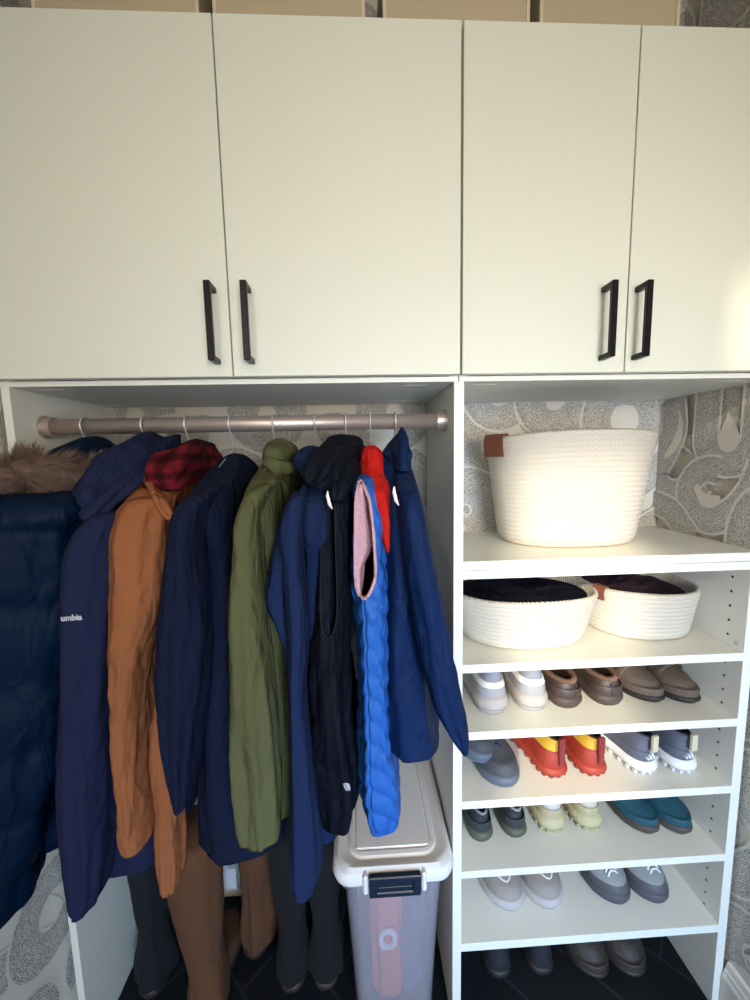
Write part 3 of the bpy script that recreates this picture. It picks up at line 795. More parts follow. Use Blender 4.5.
def basket(label, c, z0, h, rxb, ryb, rxt, ryt, coils, dip=0, tabs=(), lean=0):
    b = (c[0], c[1], z0)
    t = thing('rope_basket', label, 'basket', b)
    m = 128; V = []; UV = []; per = 6; n = coils * per
    prof = []
    for i in range(n + 1):
        f = i / n; s = min(1, f / .10); rnd_ = math.sqrt(max(0, 1 - (1 - s) ** 2)); e = f ** .9
        bulge = .0022 * abs(math.sin(PI * i / per)) ** .7
        prof.append((rxb * (.90 + .10 * rnd_) + (rxt - rxb) * e + bulge, ryb * (.90 + .10 * rnd_) + (ryt - ryb) * e + bulge, f * h, f))
    th_ = .008
    inner = [(a - th_, bb - th_, max(z, .008), f) for a, bb, z, f in prof[::-1]][::per]
    rim = [(prof[-1][0] - th_ * .5, prof[-1][1] - th_ * .5, h + .004, 1)]
    allp = [(.001, .001, .0, 0), (prof[0][0] * .95, prof[0][1] * .95, 0, 0)] + prof + rim + inner + [(.001, .001, .008, 0)]
    pw = 2.35
    for i, (a, bb, z, f) in enumerate(allp):
        for j in range(m):
            th = 2 * PI * j / m; cx, sx = math.cos(th), math.sin(th); ex = 2 / pw
            x = a * math.copysign(abs(cx) ** ex, cx); y = bb * math.copysign(abs(sx) ** ex, sx)
            dz = f * (dip * (cx * cx - .5) + .003 * noise.noise(Vector((cx, sx, c[0] * 9))))
            w = 1 + f * .02 * noise.noise(Vector((cx * 1.5, sx * 1.5, c[0] * 5)))
            V.append((x * w + lean * f, y * w, z + dz)); UV.append((j / m * 90, i * .33))
    Fs = grid_faces(len(allp), m)
    o = mk('basket_body', (V, Fs), ROPE, t); ul = o.data.uv_layers.new(name='UVMap')
    for p in o.data.polygons:
        us = [UV[v] for v in p.vertices]; wrap = max(u[0] for u in us) - min(u[0] for u in us) > 45
        for li, u in zip(p.loop_indices, us): ul.data[li].uv = (u[0] + (90 if wrap and u[0] < 45 else 0), u[1])
    recalc(o)
    for ang, zz, ww in tabs:   # leather loop tabs folded over the rim
        cx, sx = math.cos(ang), math.sin(ang); a = rxt + .003; bb = ryt + .003
        ex = 2 / pw; P = Vector((a * math.copysign(abs(cx) ** ex, cx) + lean, bb * math.copysign(abs(sx) ** ex, sx), 0))
        Nn = Vector((cx / a, sx / bb, 0)).normalized(); T = Vector((-Nn.y, Nn.x, 0))
        zt = h + dip * (cx * cx - .5)
        pr = [(.004, zt - zz), (.007, zt - zz * .5), (.008, zt - .004), (.003, zt + .007), (-.008, zt + .007), (-.013, zt - .004), (-.012, zt - zz * .8)]
        VV = []
        for q, z in pr:
            for sgn in (-1, 1): VV.append(P + Nn * q + T * (sgn * ww) + Vector((0, 0, z)))
        FF = [(2 * i, 2 * i + 1, 2 * i + 3, 2 * i + 2) for i in range(len(pr) - 1)]
        ob = mk('leather_tab', (VV, FF), LEATHER, t, False)
        sm = ob.modifiers.new('solid', 'SOLIDIFY'); sm.thickness = .0035; sm.offset = 0
    return t
basket('large round white rope basket with a leather tab, alone on the top shelf', (.496, .188), 1.0870, .249, .152, .098, .188, .118, 23, dip=-.010, tabs=((PI + .24, .042, .030),), lean=.002)
basket('low white rope basket left of the other low one, filled with dark cloth', (.379, .174), .8722, .110, .140, .112, .172, .132, 11, dip=-.002)
basket('low white rope basket at the right of its shelf with a leather tab', (.668, .184), .8722, .110, .112, .104, .124, .126, 11, dip=-.002, tabs=((PI + .42, .022, .014),))
def heap(label, c, rx, ry, z, amp, seed, m_):
    n, m = 26, 60; V = []
    for i in range(n):
        f = i / (n - 1)
        for j in range(m):
            th = 2 * PI * j / m; x = c[0] + rx * f * math.cos(th); y = c[1] + ry * f * math.sin(th)
            q = noise.noise(Vector((x * 16 + seed, y * 16, seed))) * 1.2 + .6 * abs(noise.noise(Vector((x * 38, y * 38, seed))))
            V.append((x, y, z + amp * q * (1 - f ** 4) + .012 * (1 - f * f)))
    base_ring = len(V)
    for j in range(m):
        th = 2 * PI * j / m; V.append((c[0] + rx * .95 * math.cos(th), c[1] + ry * .95 * math.sin(th), z - .05))
    Fs = grid_faces(n, m) + [((n - 1) * m + j, (n - 1) * m + (j + 1) % m, base_ring + (j + 1) % m, base_ring + j) for j in range(m)] + [tuple(range(base_ring + m - 1, base_ring - 1, -1))]
    o = mk('folded_cloth', (V, Fs), m_, base=(c[0], c[1], z)); o.location = (c[0], c[1], z); recalc(o)
    return tag(o, label, 'cloth')
CL1 = fabric('black_navy_knit', (16, 17, 32)); CL2 = fabric('dark_plum_knit', (52, 38, 48))
heap('black navy cloth heaped inside the left low basket', (.379, .174), 0.158, .116, .966, .02, 2, CL1)
heap('dark plum cloth heaped inside the right low basket', (.664, .184), .112, .108, .964, .02, 5, CL2)

# ------------------------------------------------------------------ shoes
OUT = [(0, 0), (.015, .40), (.06, .66), (.14, .76), (.28, .74), (.42, .76), (.56, .88), (.70, 1.0), (.82, .96), (.91, .76), (.97, .45), (1, 0)]
def wfoot(t):
    t = min(max(t, 0), 1)
    for (a, p), (c, q) in zip(OUT, OUT[1:]):
        if a <= t <= c:
            f = (t - a) / (c - a); 
            if a == 0: return q * math.sqrt(f)
            if c == 1: return p * math.sqrt(1 - f)
            return p + (q - p) * f
    return 0
def foot_ring(z, y0, y1, w, e, W, L, mir, spring, M=56, lug=0):
    out = []
    for j in range(M):
        a = 2 * PI * j / M; c = (1 - math.cos(a)) / 2; sgn = 1 if math.sin(a) >= 0 else -1
        yf = y0 + (y1 - y0) * c
        tf = c
        x = (wfoot(tf) * (1 - e) + abs(math.sin(a)) * .8 * e) * W * w * sgn
        if sgn * mir > 0: x *= (1 - .10 * (1 - e) * math.exp(-((c - .45) / .16) ** 2))
        x += mir * .006 * (yf / L) ** 2
        zz = z + spring * max(0, (yf / L - .72) / .28) ** 2
        if lug: zz += lug * (.5 + .5 * math.cos(j * PI / 1.0))
        out.append(Vector((x, yf, zz)))
    return out
def stack(levels, W, L, mir, spring=.01, cap0=True, cap1=False, lugs=0):
    M = 56; V = []
    for i, lv in enumerate(levels):
        V += foot_ring(*lv, W, L, mir, spring, M, lugs if i == 0 else 0)
    Fs = grid_faces(len(levels), M)
    if cap0: Fs.append(tuple(range(M - 1, -1, -1)))
    if cap1: Fs.append(tuple(range((len(levels) - 1) * M, len(levels) * M)))
    return V, Fs
def smoothlevels(lv, n=22):
    return [tuple(r) for r in catmull(lv, n)]

MS = {}
def M_(key, rgb, **k):
    if key not in MS: MS[key] = mat(key, rgb, **k)
    return MS[key]

def shoe(name, label, near, yaw, toe_out, mir, spec, group):
    """near: (x, y, z) of the end that faces the room; heel at local y = 0, toe towards +y"""
    L, W, H = spec['L'], spec['W'] * 1.04, spec['H'] * 1.12
    a = (PI if toe_out else 0) + yaw
    d = Vector((-math.sin(a), math.cos(a), 0)); P = Vector(near)
    loc = P - d * L if toe_out else P
    t = thing(name, label, 'shoe', loc, a, group)
    st = spec['sole_t']; k = spec['kind']
    # sole
    flare = spec.get('flare', 1.0)
    sl = [(0.0005, .006, L - .008, .88, 0), (.004, .004, L - .006, .96, 0), (st * .5, -.001, L, 1.0 * flare, 0), (st * .8, .0, L, 1.0 * flare, 0), (st, .003, L - .003, .97, 0)]
    mk('outsole' if spec.get('mid') else 'sole', stack(sl if not spec.get('mid') else [(0.0005, .007, L - .009, .86, 0), (.003, .003, L - .004, .93, 0), (st * .35, .002, L - .001, .97, 0)], W, L, mir, spec.get('spring', .005), cap1=True), spec['sole'], t)
    if spec.get('mid'):
        mk('midsole', stack([(st * .3, .0, L - .001, .97, 0), (st * .5, -.003, L + .001, 1.02 * flare, 0), (st * .8, -.001, L, 1.0 * flare, 0), (st, .003, L - .003, .95, 0)], W, L, mir, spec.get('spring', .005), cap0=True, cap1=True), spec['mid'], t)
    if spec.get('lugs'):
        lg = []
        for i in range(26):
            aa = 2 * PI * i / 26; c = (1 - math.cos(aa)) / 2; x = wfoot(c) * W * .93 * (1 if math.sin(aa) > 0 else -1) + mir * .006 * c * c; y = .006 + c * (L - .012)
            zz = spec.get('spring', .005) * max(0, (y / L - .72) / .28) ** 2
            lg.append(box(x - .005, x + .005, y - .0045, y + .0045, zz + .0003, zz + .009, .0015))
        mk('lugs', join(*lg), spec['lugs'], t, False)
    z0 = st * .85
    fr = spec.get('front', .5)
    if k == 'sneaker':
        lv = [(z0, .004, L - .004, .94, 0), (z0 + .013, .003, L - .005, .94, 0), (z0 + .026, .004, L - .014, .90, .1), (H * .60, .007, L * .86, .82, .15), (H * .74, .009, L * .74, .74, .3), (H * .87, .009, L * .62, .66, .6), (H, .004, L * fr, .62, 1)]
    elif k == 'clog':
        lv = [(z0, .004, L - .004, .96, 0), (z0 + .017, .002, L - .004, .97, 0), (z0 + .020, .004, L - .014, .94, 0), (H * .66, .006, L * .88, .88, .1), (H * .82, .008, L * .76, .80, .3), (H * .93, .010, L * .64, .72, .6), (H, .012, L * fr, .66, 1)]
    else:
        lv = [(z0, .004, L - .004, .96, 0), (z0 + .012, .001, L - .004, .98, 0), (z0 + .024, .003, L - .014, .95, 0), (H * .72, .006, L * .86, .88, .1), (H * .86, .008, L * .74, .82, .4), (H, .010, L * fr, .76, 1)]
    lvs = smoothlevels(lv, 26)
    split = spec.get('split')       # fraction of height where the upper's second material starts
    if split:
        c = int(len(lvs) * split)
        mk('upper', stack(lvs[:c + 1], W, L, mir, .006, cap0=True), spec['upper'], t)
        up = mk('collar_panel', stack(lvs[c:], W, L, mir, .006, cap0=False), spec['upper2'], t)
    else:
        up = mk('upper', stack(lvs, W, L, mir, .006, cap0=True), spec['upper'], t)
    top = lvs[-1]
    inn = [(top[0] + .001, top[1] + .0005, top[2] - .0005, top[3] * .99, 1), (top[0] + .002, top[1] + .006, top[2] - .006, top[3] * .87, 1), (top[0] - .012, top[1] + .009, top[2] - .006, top[3] * .82, 1), (st + .008, top[1] + .012, top[2] + .01, top[3] * .8, .8)]
    li = mk('lining', stack(smoothlevels(inn, 12), W, L, mir, .0, cap0=False, cap1=True), spec['lining'], t)
    rimring = foot_ring(top[0] + .001, top[1] + .003, top[2] - .003, top[3] * .94, 1, W, L, mir, 0, 56)
    rr = spec.get('rim', (None, .0035))
    if rr[0]:
        bmp = (lambda i: 1 + .35 * math.sin(i * PI / 1.5)) if spec.get('braid') else None
        mk('collar_trim', tube(catmull([tuple(p) for p in rimring] + [tuple(rimring[0])], 170)[:-1], rr[1], 8, closed=True, bumps=bmp), rr[0], t)
    def surf(yf, frac_z=0):   # height of the upper's centre line at y = yf
        best = H
        for A, B in zip(lvs, lvs[1:]):
            if B[2] <= yf <= A[2]: return A[0] + (B[0] - A[0]) * (A[2] - yf) / (A[2] - B[2] + 1e-9)
        return best
    if spec.get('laces'):
        ln = []
        for i in range(5):
            y = L * (fr + spec.get('lace0', .035) + i * spec.get('lace_step', .055)); z = surf(y) + .002; w = W * (.34 - .02 * i) * spec.get('lace_w', 1)
            ln.append(tube([(-w, y + .004, z - .006), (-w * .5, y, z + .0005), (0, y - .001, z + .0018), (w * .5, y, z + .0005), (w, y + .004, z - .006)], .0022, 7))
        mk('laces', join(*ln), spec['laces'], t)
    if spec.get('tongue'):
        y0 = L * fr; pts = [(0, y0 + .035, surf(y0 + .03) - .002), (0, y0 + .012, surf(y0 + .01) + .001), (0, y0 - .004, H + .012), (0, y0 - .012, H + .02)]
        mk('tongue', sweep([(p[0], p[1], p[2], W * .36, .004) for p in pts], n=16, m=20, fold=0), spec['tongue'], t)
    if spec.get('tab'):
        mk('pull_tab', join(box(-.0075, .0075, -.006, .001, H - .028, H + .010, .001), box(-.0045, .0045, -.0075, -.005, H - .02, H + .002, .0005)), spec['tab'], t, False)
    if spec.get('heel_strip'):
        mk('heel_strip', box(-.004, .004, -.004, .004, z0 + .012, H - .004, .001), spec['heel_strip'], t, False)
    if spec.get('heel_band'):   # pale band around the heel
        lo, hi = spec['heel_band'][1:]
        def sec(f):
            i = f * (len(lvs) - 1); A, B = lvs[int(i)], lvs[min(int(i) + 1, len(lvs) - 1)]; q = i % 1
            return [x + (y - x) * q for x, y in zip(A, B)]
        r = [sec(lo + (hi - lo) * i / 5) for i in range(6)]; VV = []; n = 0
        for rr_ in r:
            ring_ = foot_ring(rr_[0], rr_[1] - .0015, rr_[2], rr_[3] * 1.03, rr_[4], W, L, mir, 0, 56)
            sel = [ring_[q % 56] for q in range(-13, 14)]; n = len(sel); VV += sel
        ob = mk('heel_band', (VV, grid_faces(len(r), n, closed=False)), spec['heel_band'][0], t)
        sm = ob.modifiers.new('solid', 'SOLIDIFY'); sm.thickness = .0022; sm.offset = 0
    if spec.get('bars'):   # three slanted bars on the heel side
        ln = []
        for i in range(3):
            hh = .006 + i * .0045; x = (-.012 + i * .0078)
            zb = st + .008; V4 = [(x, zb), (x + .0042, zb), (x + .0042 - hh * .45, zb + hh), (x - hh * .45, zb + hh - .002)]
            def hy(xx, zz):
                lv_ = min(lvs, key=lambda r: abs(r[0] - zz)); tt = 0
                while tt < .3 and wfoot(tt) * W * lv_[3] < abs(xx): tt += .001
                return lv_[1] + (lv_[2] - lv_[1]) * tt - .0030
            sh = [Vector((p[0], hy(0, st + .01) + 6 * p[0] ** 2 - .0005, p[1])) for p in V4]
            bk = [q + Vector((0, .010, 0)) for q in sh]
            ln.append((sh + bk, [(0, 1, 2, 3), (4, 7, 6, 5), (0, 4, 5, 1), (1, 5, 6, 2), (2, 6, 7, 3), (3, 7, 4, 0)]))
        mk('three_bar_mark', join(*ln), spec['bars'], t, False)
    if spec.get('seam'):
        mk('heel_seam', tube([(mir * .006, .0005, z0 + .006), (mir * .006, .002, H * .7), (mir * .006, .006, H - .006)], .0012, 6), spec['seam'], t)
    if spec.get('outline'):   # bright V shaped stitching on the vamp
        pts = []
        for x, y in ((-.55, .66), (-.5, .73), (-.30, .83), (0, .88), (.30, .83), (.5, .73), (.55, .66), (.2, .675), (-.2, .675)):
            yy = L * y; pts.append((x * W, yy, surf(yy) + .001 - abs(x) ** 2 * .020))
        mk('vamp_outline', tube(catmull(pts + [pts[0]], 60)[:-1], .0020, 6, closed=True), spec['outline'], t)
    if spec.get('strap'):
        y0 = L * (fr + .05); pts = []
        for i in range(13):
            th = -PI / 2 + PI * i / 12; pts.append((W * .86 * math.sin(th), y0 + .012 * math.cos(th), z0 + .012 + (surf(y0) - z0 - .008) * math.cos(th) ** .6))
        mk('strap', sweep([(p[0], p[1], p[2], .010, .0025) for p in pts], n=30, m=12, fold=0, side=Vector((0, 1, 0))), spec['strap'], t)
    if spec.get('fur'):
        rnd = random.Random(int(near[0] * 1000)); V, Fs = [], []
        for i in range(900):
            q = rimring[rnd.randrange(56)]; p = q + Vector((rnd.uniform(-.004, .004), rnd.uniform(-.004, .004), 0))
            dd = Vector((rnd.uniform(-1, 1), rnd.uniform(-1, 1), rnd.uniform(.2, 1.4))).normalized() * rnd.uniform(.004, .009); s_ = Vector((rnd.uniform(-1, 1), rnd.uniform(-1, 1), 0)) * .0006
            n0 = len(V); V += [p - s_, p + s_, p + dd]; Fs.append((n0, n0 + 1, n0 + 2))
        mk('fleece_edge', (V, Fs), spec['fur'], t)
    return t

g = lambda *c: c
S = {
 'grey': dict(kind='sneaker', L=.232, W=.0445, H=.095, sole_t=.040, flare=1.06, sole=M_('pale_grey_rubber', (150, 146, 142)), mid=M_('off_white_foam', (168, 160, 154), bump=.2, bscale=60), upper=M_('light_grey_mesh', (158, 158, 160), bump=.5, bscale=600), upper2=M_('blue_grey_knit', (138, 142, 152), bump=.5, bscale=600), split=.5, lining=M_('grey_lining', (120, 122, 130)), heel_band=(M_('white_band', (222, 220, 218)), .40, .62), laces=M_('white_laces', (210, 210, 208)), tongue=M_('blue_grey_knit', (0, 0, 0))),
 'slip': dict(kind='slipper', L=.232, W=.0455, H=.052, sole_t=.026, flare=1.05, front=.52, sole=M_('taupe_brown_rubber', (66, 54, 50)), upper=M_('brown_grey_leather', (64, 52, 48), rough=.5, bump=.2, bscale=60, var=.12), lining=M_('dark_sheepskin', (40, 28, 26), bump=.8, bscale=300), rim=(M_('braided_tan_trim', (112, 84, 68), bump=.8, bscale=400), .0055), braid=True, seam=M_('dark_seam', (52, 42, 40))),
 'taupe': dict(kind='clog', L=.232, W=.040, H=.062, sole_t=.016, front=.60, sole=M_('near_black_rubber', (34, 28, 26)), upper=M_('taupe_suede', (92, 78, 68), bump=.5, bscale=300, var=.12), lining=M_('dark_grey_felt', (60, 56, 56)), rim=(M_('pale_felt_edge', (150, 144, 138)), .003), strap=M_('taupe_suede', (0, 0, 0)), fur=M_('pale_felt_edge', (0, 0, 0))),
 'charcoal': dict(kind='sneaker', L=.225, W=.044, H=.080, sole_t=.026, sole=M_('slate_rubber', (96, 106, 118)), mid=M_('slate_foam', (84, 94, 108)), upper=M_('charcoal_mesh', (66, 70, 78), bump=.5, bscale=500, var=.1), lining=M_('black_navy_lining', (28, 28, 44)), laces=M_('navy_laces', (40, 40, 70)), tongue=M_('black_navy_lining', (0, 0, 0))),
 'red': dict(kind='sneaker', L=.235, W=.042, H=.080, sole_t=.024, front=.46, flare=1.03, sole=M_('dark_red_rubber', (120, 40, 36)), mid=M_('orange_red_foam', (150, 50, 32)), upper=M_('orange_red_mesh', (140, 44, 32), bump=.4, bscale=500, var=.12), upper2=M_('mustard_yellow_knit', (186, 150, 48), bump=.4, bscale=500), split=.58, lining=M_('black_lining_fabric', (34, 30, 28)), lugs=M_('dark_red_rubber', (0, 0, 0)), tab=M_('maroon_webbing', (112, 40, 44)), heel_strip=M_('maroon_webbing', (0, 0, 0)), laces=M_('black_laces', (30, 28, 28)), tongue=M_('orange_red_mesh', (0, 0, 0))),
 'trail': dict(kind='sneaker', L=.240, W=.0415, H=.080, sole_t=.032, flare=1.05, sole=M_('grey_rubber', (150, 150, 152)), mid=M_('white_foam', (224, 224, 224), bump=.3, bscale=90), upper=M_('slate_blue_mesh', (88, 92, 108), bump=.4, bscale=500, var=.1), lining=M_('dark_slate_lining', (44, 48, 60)), lugs=M_('light_grey_rubber', (196, 196, 198)), tab=M_('cream_webbing', (206, 196, 172)), bars=M_('silver_print', (226, 228, 232)), laces=M_('dark_slate_lining', (0, 0, 0)), tongue=M_('slate_blue_mesh', (0, 0, 0))),
 'olive': dict(kind='sneaker', L=.232, W=.0385, H=.062, sole_t=.026, sole=M_('black_green_rubber', (32, 36, 30)), mid=M_('olive_foam', (76, 80, 62)), upper=M_('dark_slate_mesh', (46, 50, 56), bump=.5, bscale=500, var=.1), lining=M_('dark_wool_lining', (58, 54, 52), bump=.8, bscale=300), rim=(M_('grey_piping', (132, 134, 138)), .0032)),
 'pale': dict(kind='sneaker', L=.232, W=.042, H=.080, sole_t=.036, flare=1.07, sole=M_('khaki_rubber', (150, 150, 110)), mid=M_('pale_lime_foam', (182, 172, 134), bump=.2, bscale=60), upper=M_('pale_khaki_mesh', (170, 160, 128), bump=.5, bscale=500), lining=M_('pale_grey_lining', (150, 150, 146)), heel_band=(M_('off_white_band', (176, 174, 168)), .55, .9), lugs=M_('khaki_rubber', (0, 0, 0)), laces=M_('white_laces', (0, 0, 0)), tongue=M_('pale_khaki_mesh', (0, 0, 0))),
 'teal': dict(kind='clog', L=.235, W=.040, H=.062, sole_t=.022, front=.60, sole=M_('dark_brown_rubber', (70, 62, 58)), upper=M_('teal_suede', (22, 74, 90), bump=.4, bscale=300, var=.12), lining=M_('dark_teal_lining', (20, 48, 58)), rim=(M_('teal_edge', (60, 122, 136)), .003), strap=M_('teal_suede', (0, 0, 0))),
 'beige': dict(kind='sneaker', L=.235, W=.047, H=.088, sole_t=.028, flare=1.04, sole=M_('pale_sole_rubber', (170, 164, 164)), mid=M_('pale_grey_foam', (176, 170, 170)), upper=M_('beige_grey_mesh', (150, 142, 136), bump=.5, bscale=500), lining=M_('beige_lining', (120, 114, 110)), outline=M_('silver_reflective', (228, 226, 214)), laces=M_('beige_laces', (160, 154, 148)), tongue=M_('beige_grey_mesh', (0, 0, 0))),
 'duo': dict(kind='sneaker', lace0=.24, lace_w=1.1, lace_step=.030, L=.238, W=.047, H=.090, sole_t=.026, flare=1.02, split=.30, sole=M_('dark_grey_rubber', (62, 62, 68)), mid=M_('dark_grey_foam', (74, 74, 82)), upper=M_('dark_grey_rand', (82, 82, 88), bump=.3, bscale=400), upper2=M_('light_grey_knit', (142, 146, 146), bump=.4, bscale=500), lining=M_('grey_lining_two', (90, 92, 94)), laces=M_('bright_white_laces', (226, 228, 232)), tongue=M_('light_grey_knit', (0, 0, 0))),
 'bootie': dict(kind='sneaker', L=.235, W=.044, H=.095, sole_t=.024, sole=M_('black_rubber', (22, 22, 26)), upper=M_('black_mesh', (30, 32, 40), bump=.4, bscale=500), upper2=M_('rust_knit', (120, 58, 48)), split=.86, lining=M_('rust_lining', (120, 58, 48)), laces=M_('dark_laces', (48, 50, 60)), tongue=M_('rust_knit', (0, 0, 0))),
 'mudclog': dict(kind='clog', L=.240, W=.049, H=.072, sole_t=.018, front=.42, sole=M_('black_rubber', (0, 0, 0)), upper=M_('dark_brown_grey_suede', (52, 45, 42), bump=.4, bscale=300, var=.1), lining=M_('dark_grey_felt', (0, 0, 0)), strap=M_('dark_brown_grey_suede', (0, 0, 0))),
}
zC, zD, zE, zG = .7243, .5663, .3988, .2173
# (kind, name, description, shelf z, toe_out, group, [(x, y, yaw), (x, y, yaw)])
pairs = [
 ('grey', 'sneaker', 'pale grey sneaker with white heel band beside the shelf divider', zC, False, 'first shoe shelf', [(.288, .062, .03), (.381, .066, .02)]),
 ('slip', 'slipper', 'brown slipper with a braided collar on the highest shoe shelf', zC, False, 'first shoe shelf', [(.466, .070, .10), (.562, .072, .06)]),
 ('taupe', 'clog', 'taupe suede clog, toe outwards, on the highest shoe shelf', zC, True, 'first shoe shelf', [(.664, .068, .20), (.750, .060, .20)]),
 ('charcoal', 'sneaker', '', zD, True, 'second shoe shelf', [(.268, .066, .05), (.306, .034, .12)]),
 ('red', 'sneaker', 'orange red sneaker with yellow heel collar and maroon pull tab', zD, False, 'second shoe shelf', [(.436, .060, .20), (.525, .058, .12)]),
 ('trail', 'sneaker', 'slate blue trail sneaker with white sole and three pale bars on its heel', zD, False, 'second shoe shelf', [(.645, .055, .24), (.733, .052, .14)]),
 ('olive', 'sneaker', 'dark slate sneaker with olive sole and grey piped opening, beside the divider', zE, False, 'third shoe shelf', [(.270, .074, .08), (.353, .078, .08)]),
 ('pale', 'sneaker', 'pale lime sneaker with off white heel band', zE, False, 'third shoe shelf', [(.446, .086, .08), (.536, .086, .05)]),
 ('teal', 'clog', 'teal suede clog with a brown sole, toe outwards', zE, True, 'third shoe shelf', [(.664, .060, .16), (.750, .056, .16)]),
 ('beige', 'sneaker', 'beige grey sneaker with a bright outlined vamp, toe outwards', zG, True, 'lowest shoe shelf', [(.336, .062, .14), (.440, .062, .14)]),
 ('duo', 'sneaker', 'dark grey sneaker with light grey top and white laces, toe outwards', zG, True, 'lowest shoe shelf', [(.598, .060, .14), (.702, .058, .14)]),
 ('bootie', 'sneaker', 'black sneaker with rust coloured collar on the floor under the shelves', .0003, False, 'floor under the shelves', [(.322, .085, .0), (.430, .085, .0)]),
 ('mudclog', 'clog', 'dark brown grey clog, toe outwards, on the floor under the shelves', .0003, True, 'floor under the shelves', [(.560, .068, .10), (.662, .066, .06)]),
]
for kind, nm, desc, z, out, grp, pos in pairs:
    for i, (x, y, yaw) in enumerate(pos):
        if kind == 'charcoal':
            lb = ['charcoal sneaker with a slate sole, resting partly on top of its mate', 'charcoal sneaker with a slate sole, lying under its mate'][i]
            S_ = S[kind]
            o = shoe(nm, lb, (x, y, z + (.020 if i == 0 else 0)), yaw, out, -1 if i else 1, S_, 'shoes on the second shoe shelf')
            if i == 0: o.rotation_euler.y = -.16; o.location.z += .012
            continue
        o = shoe(nm, ('left ' if i == 0 else 'right ') + desc, (x, y, z), yaw, out, (1 if i == 0 else -1) * (-1 if out else 1), S[kind], 'shoes on the ' + grp if 'shelf' in grp and 'floor' not in grp else 'shoes on the ' + grp)

# ------------------------------------------------------------------ storage bin
def rrect(x0, x1, y0, y1, r, z, n=8):
    out = []
    for cx, cy, a0 in ((x1 - r, y0 + r, -90), (x1 - r, y1 - r, 0), (x0 + r, y1 - r, 90), (x0 + r, y0 + r, 180)):
        for i in range(n + 1):
            a = math.radians(a0 + 90 * i / n); out.append(Vector((cx + r * math.cos(a), cy + r * math.sin(a), z)))
    return out
def bin_():
    xc, yc = .053, .13; b = (xc, yc, 0)
    t = thing('storage_bin', 'translucent plastic storage bin with white lid and dark latch, below the blue vest', 'storage bin', b)
    pl = bpy.data.materials.new('frosted_plastic'); pl.use_nodes = True; nt = pl.node_tree; bs = nt.nodes['Principled BSDF']
    bs.inputs['Base Color'].default_value = lin((196, 192, 200)); bs.inputs['Roughness'].default_value = .35
    tr = nt.nodes.new('ShaderNodeBsdfTransparent'); tr.inputs[0].default_value = (.93, .92, .96, 1)
    mx = nt.nodes.new('ShaderNodeMixShader'); mx.inputs[0].default_value = .26
    nt.links.new(tr.outputs[0], mx.inputs[1]); nt.links.new(bs.outputs[0], mx.inputs[2]); nt.links.new(mx.outputs[0], nt.nodes['Material Output'].inputs[0])
    lidm = mat('white_plastic_lid', (218, 214, 210), .35, bump=.05, bscale=300); lat = mat('dark_navy_plastic', (22, 34, 50), .35)
    Z = .462
    def S_(ins, z, r=.035): return rrect(xc - .120 + ins, xc + .120 - ins, -.022 + ins, .285 - ins, r, z)
    # tub: outer wall + inner wall
    rings = [S_(.048, .001, .02), S_(.040, .004, .025), S_(.036, .02, .028), S_(.022, .30, .03), S_(.014, Z - .03, .03), S_(.010, Z - .03, .03), S_(.010, Z - .008, .03),
             S_(.014, Z - .008, .03), S_(.0165, Z - .03, .03), S_(.0245, .30, .03), S_(.0385, .022, .028), S_(.060, .006, .02)]
    n = len(rings[0]); V = [p for r in rings for p in r]; Fs = grid_faces(len(rings), n) + [tuple(range(n - 1, -1, -1)), tuple(range((len(rings) - 1) * n, len(rings) * n))]
    o = mk('tub', (V, Fs), pl, t, True, b); o['label'] = 'translucent frosted tub'
    m = o.modifiers.new('edge', 'EDGE_SPLIT'); m.split_angle = math.radians(40)
    # lid: rolled rim, raised deck, inset panel
    rings = [S_(.004, Z - .030), S_(-.004, Z - .026), S_(-.007, Z - .012), S_(-.004, Z + .002), S_(.004, Z + .008), S_(.012, Z + .007), S_(.020, Z + .002), S_(.024, Z + .002),
             S_(.028, Z + .006, .03), S_(.036, Z + .007, .02), S_(.0385, Z + .005, .006), S_(.041, Z + .005, .005), S_(.043, Z + .008, .004), S_(.08, Z + .0085, .002)]
    n = len(rings[0]); V = [p for r in rings for p in r]; Fs = grid_faces(len(rings), n) + [tuple(range((len(rings) - 1) * n, len(rings) * n))]
    V += S_(.012, Z - .026); k = len(rings) * n; V += S_(.012, Z - .002)
    Fs += [(i, (i + 1) % n, k + (i + 1) % n, k + i) for i in range(n)] + [(k + i, k + (i + 1) % n, k + n + (i + 1) % n, k + n + i) for i in range(n)] + [tuple(range(k + n, k + 2 * n))]
    o = mk('lid', (V, Fs), lidm, t, True, b); recalc(o); m = o.modifiers.new('edge', 'EDGE_SPLIT'); m.split_angle = math.radians(35)
    # latch with recess, and its two hinge cheeks on the lid
    y = -.022
    la = join(box(xc - .052, xc + .052, y - .016, y - .004, Z - .042, Z - .030, .002), box(xc - .052, xc + .052, y - .018, y - .006, Z - .005, Z + .006, .002),
              box(xc - .052, xc - .036, y - .018, y - .004, Z - .034, Z - .001, .002), box(xc + .036, xc + .052, y - .018, y - .004, Z - .034, Z - .001, .002),
              box(xc - .040, xc + .040, y - .012, y - .004, Z - .034, Z - .001, .001), box(xc - .034, xc + .034, y - .014, y - .011, Z - .024, Z - .020, .0008))
    mk('latch', la, lat, t, False, b)['label'] = 'dark navy front latch'
    mk('hinge_cheeks', join(box(xc - .064, xc - .054, y - .014, y + .004, Z - .036, Z + .005, .003), box(xc + .054, xc + .064, y - .014, y + .004, Z - .036, Z + .005, .003)), lidm, t, False, b)
    la2 = join(box(xc - .052, xc + .052, .288, .298, Z - .04, Z + .004, .002)); mk('latch', la2, lat, t, False, b)
    mk('ribs', join(*[box(x - .002, x + .002, -.0115, -.007, Z - .065, Z - .035, .0008) for x in (xc - .075, xc + .078)]), pl, t, False, b)
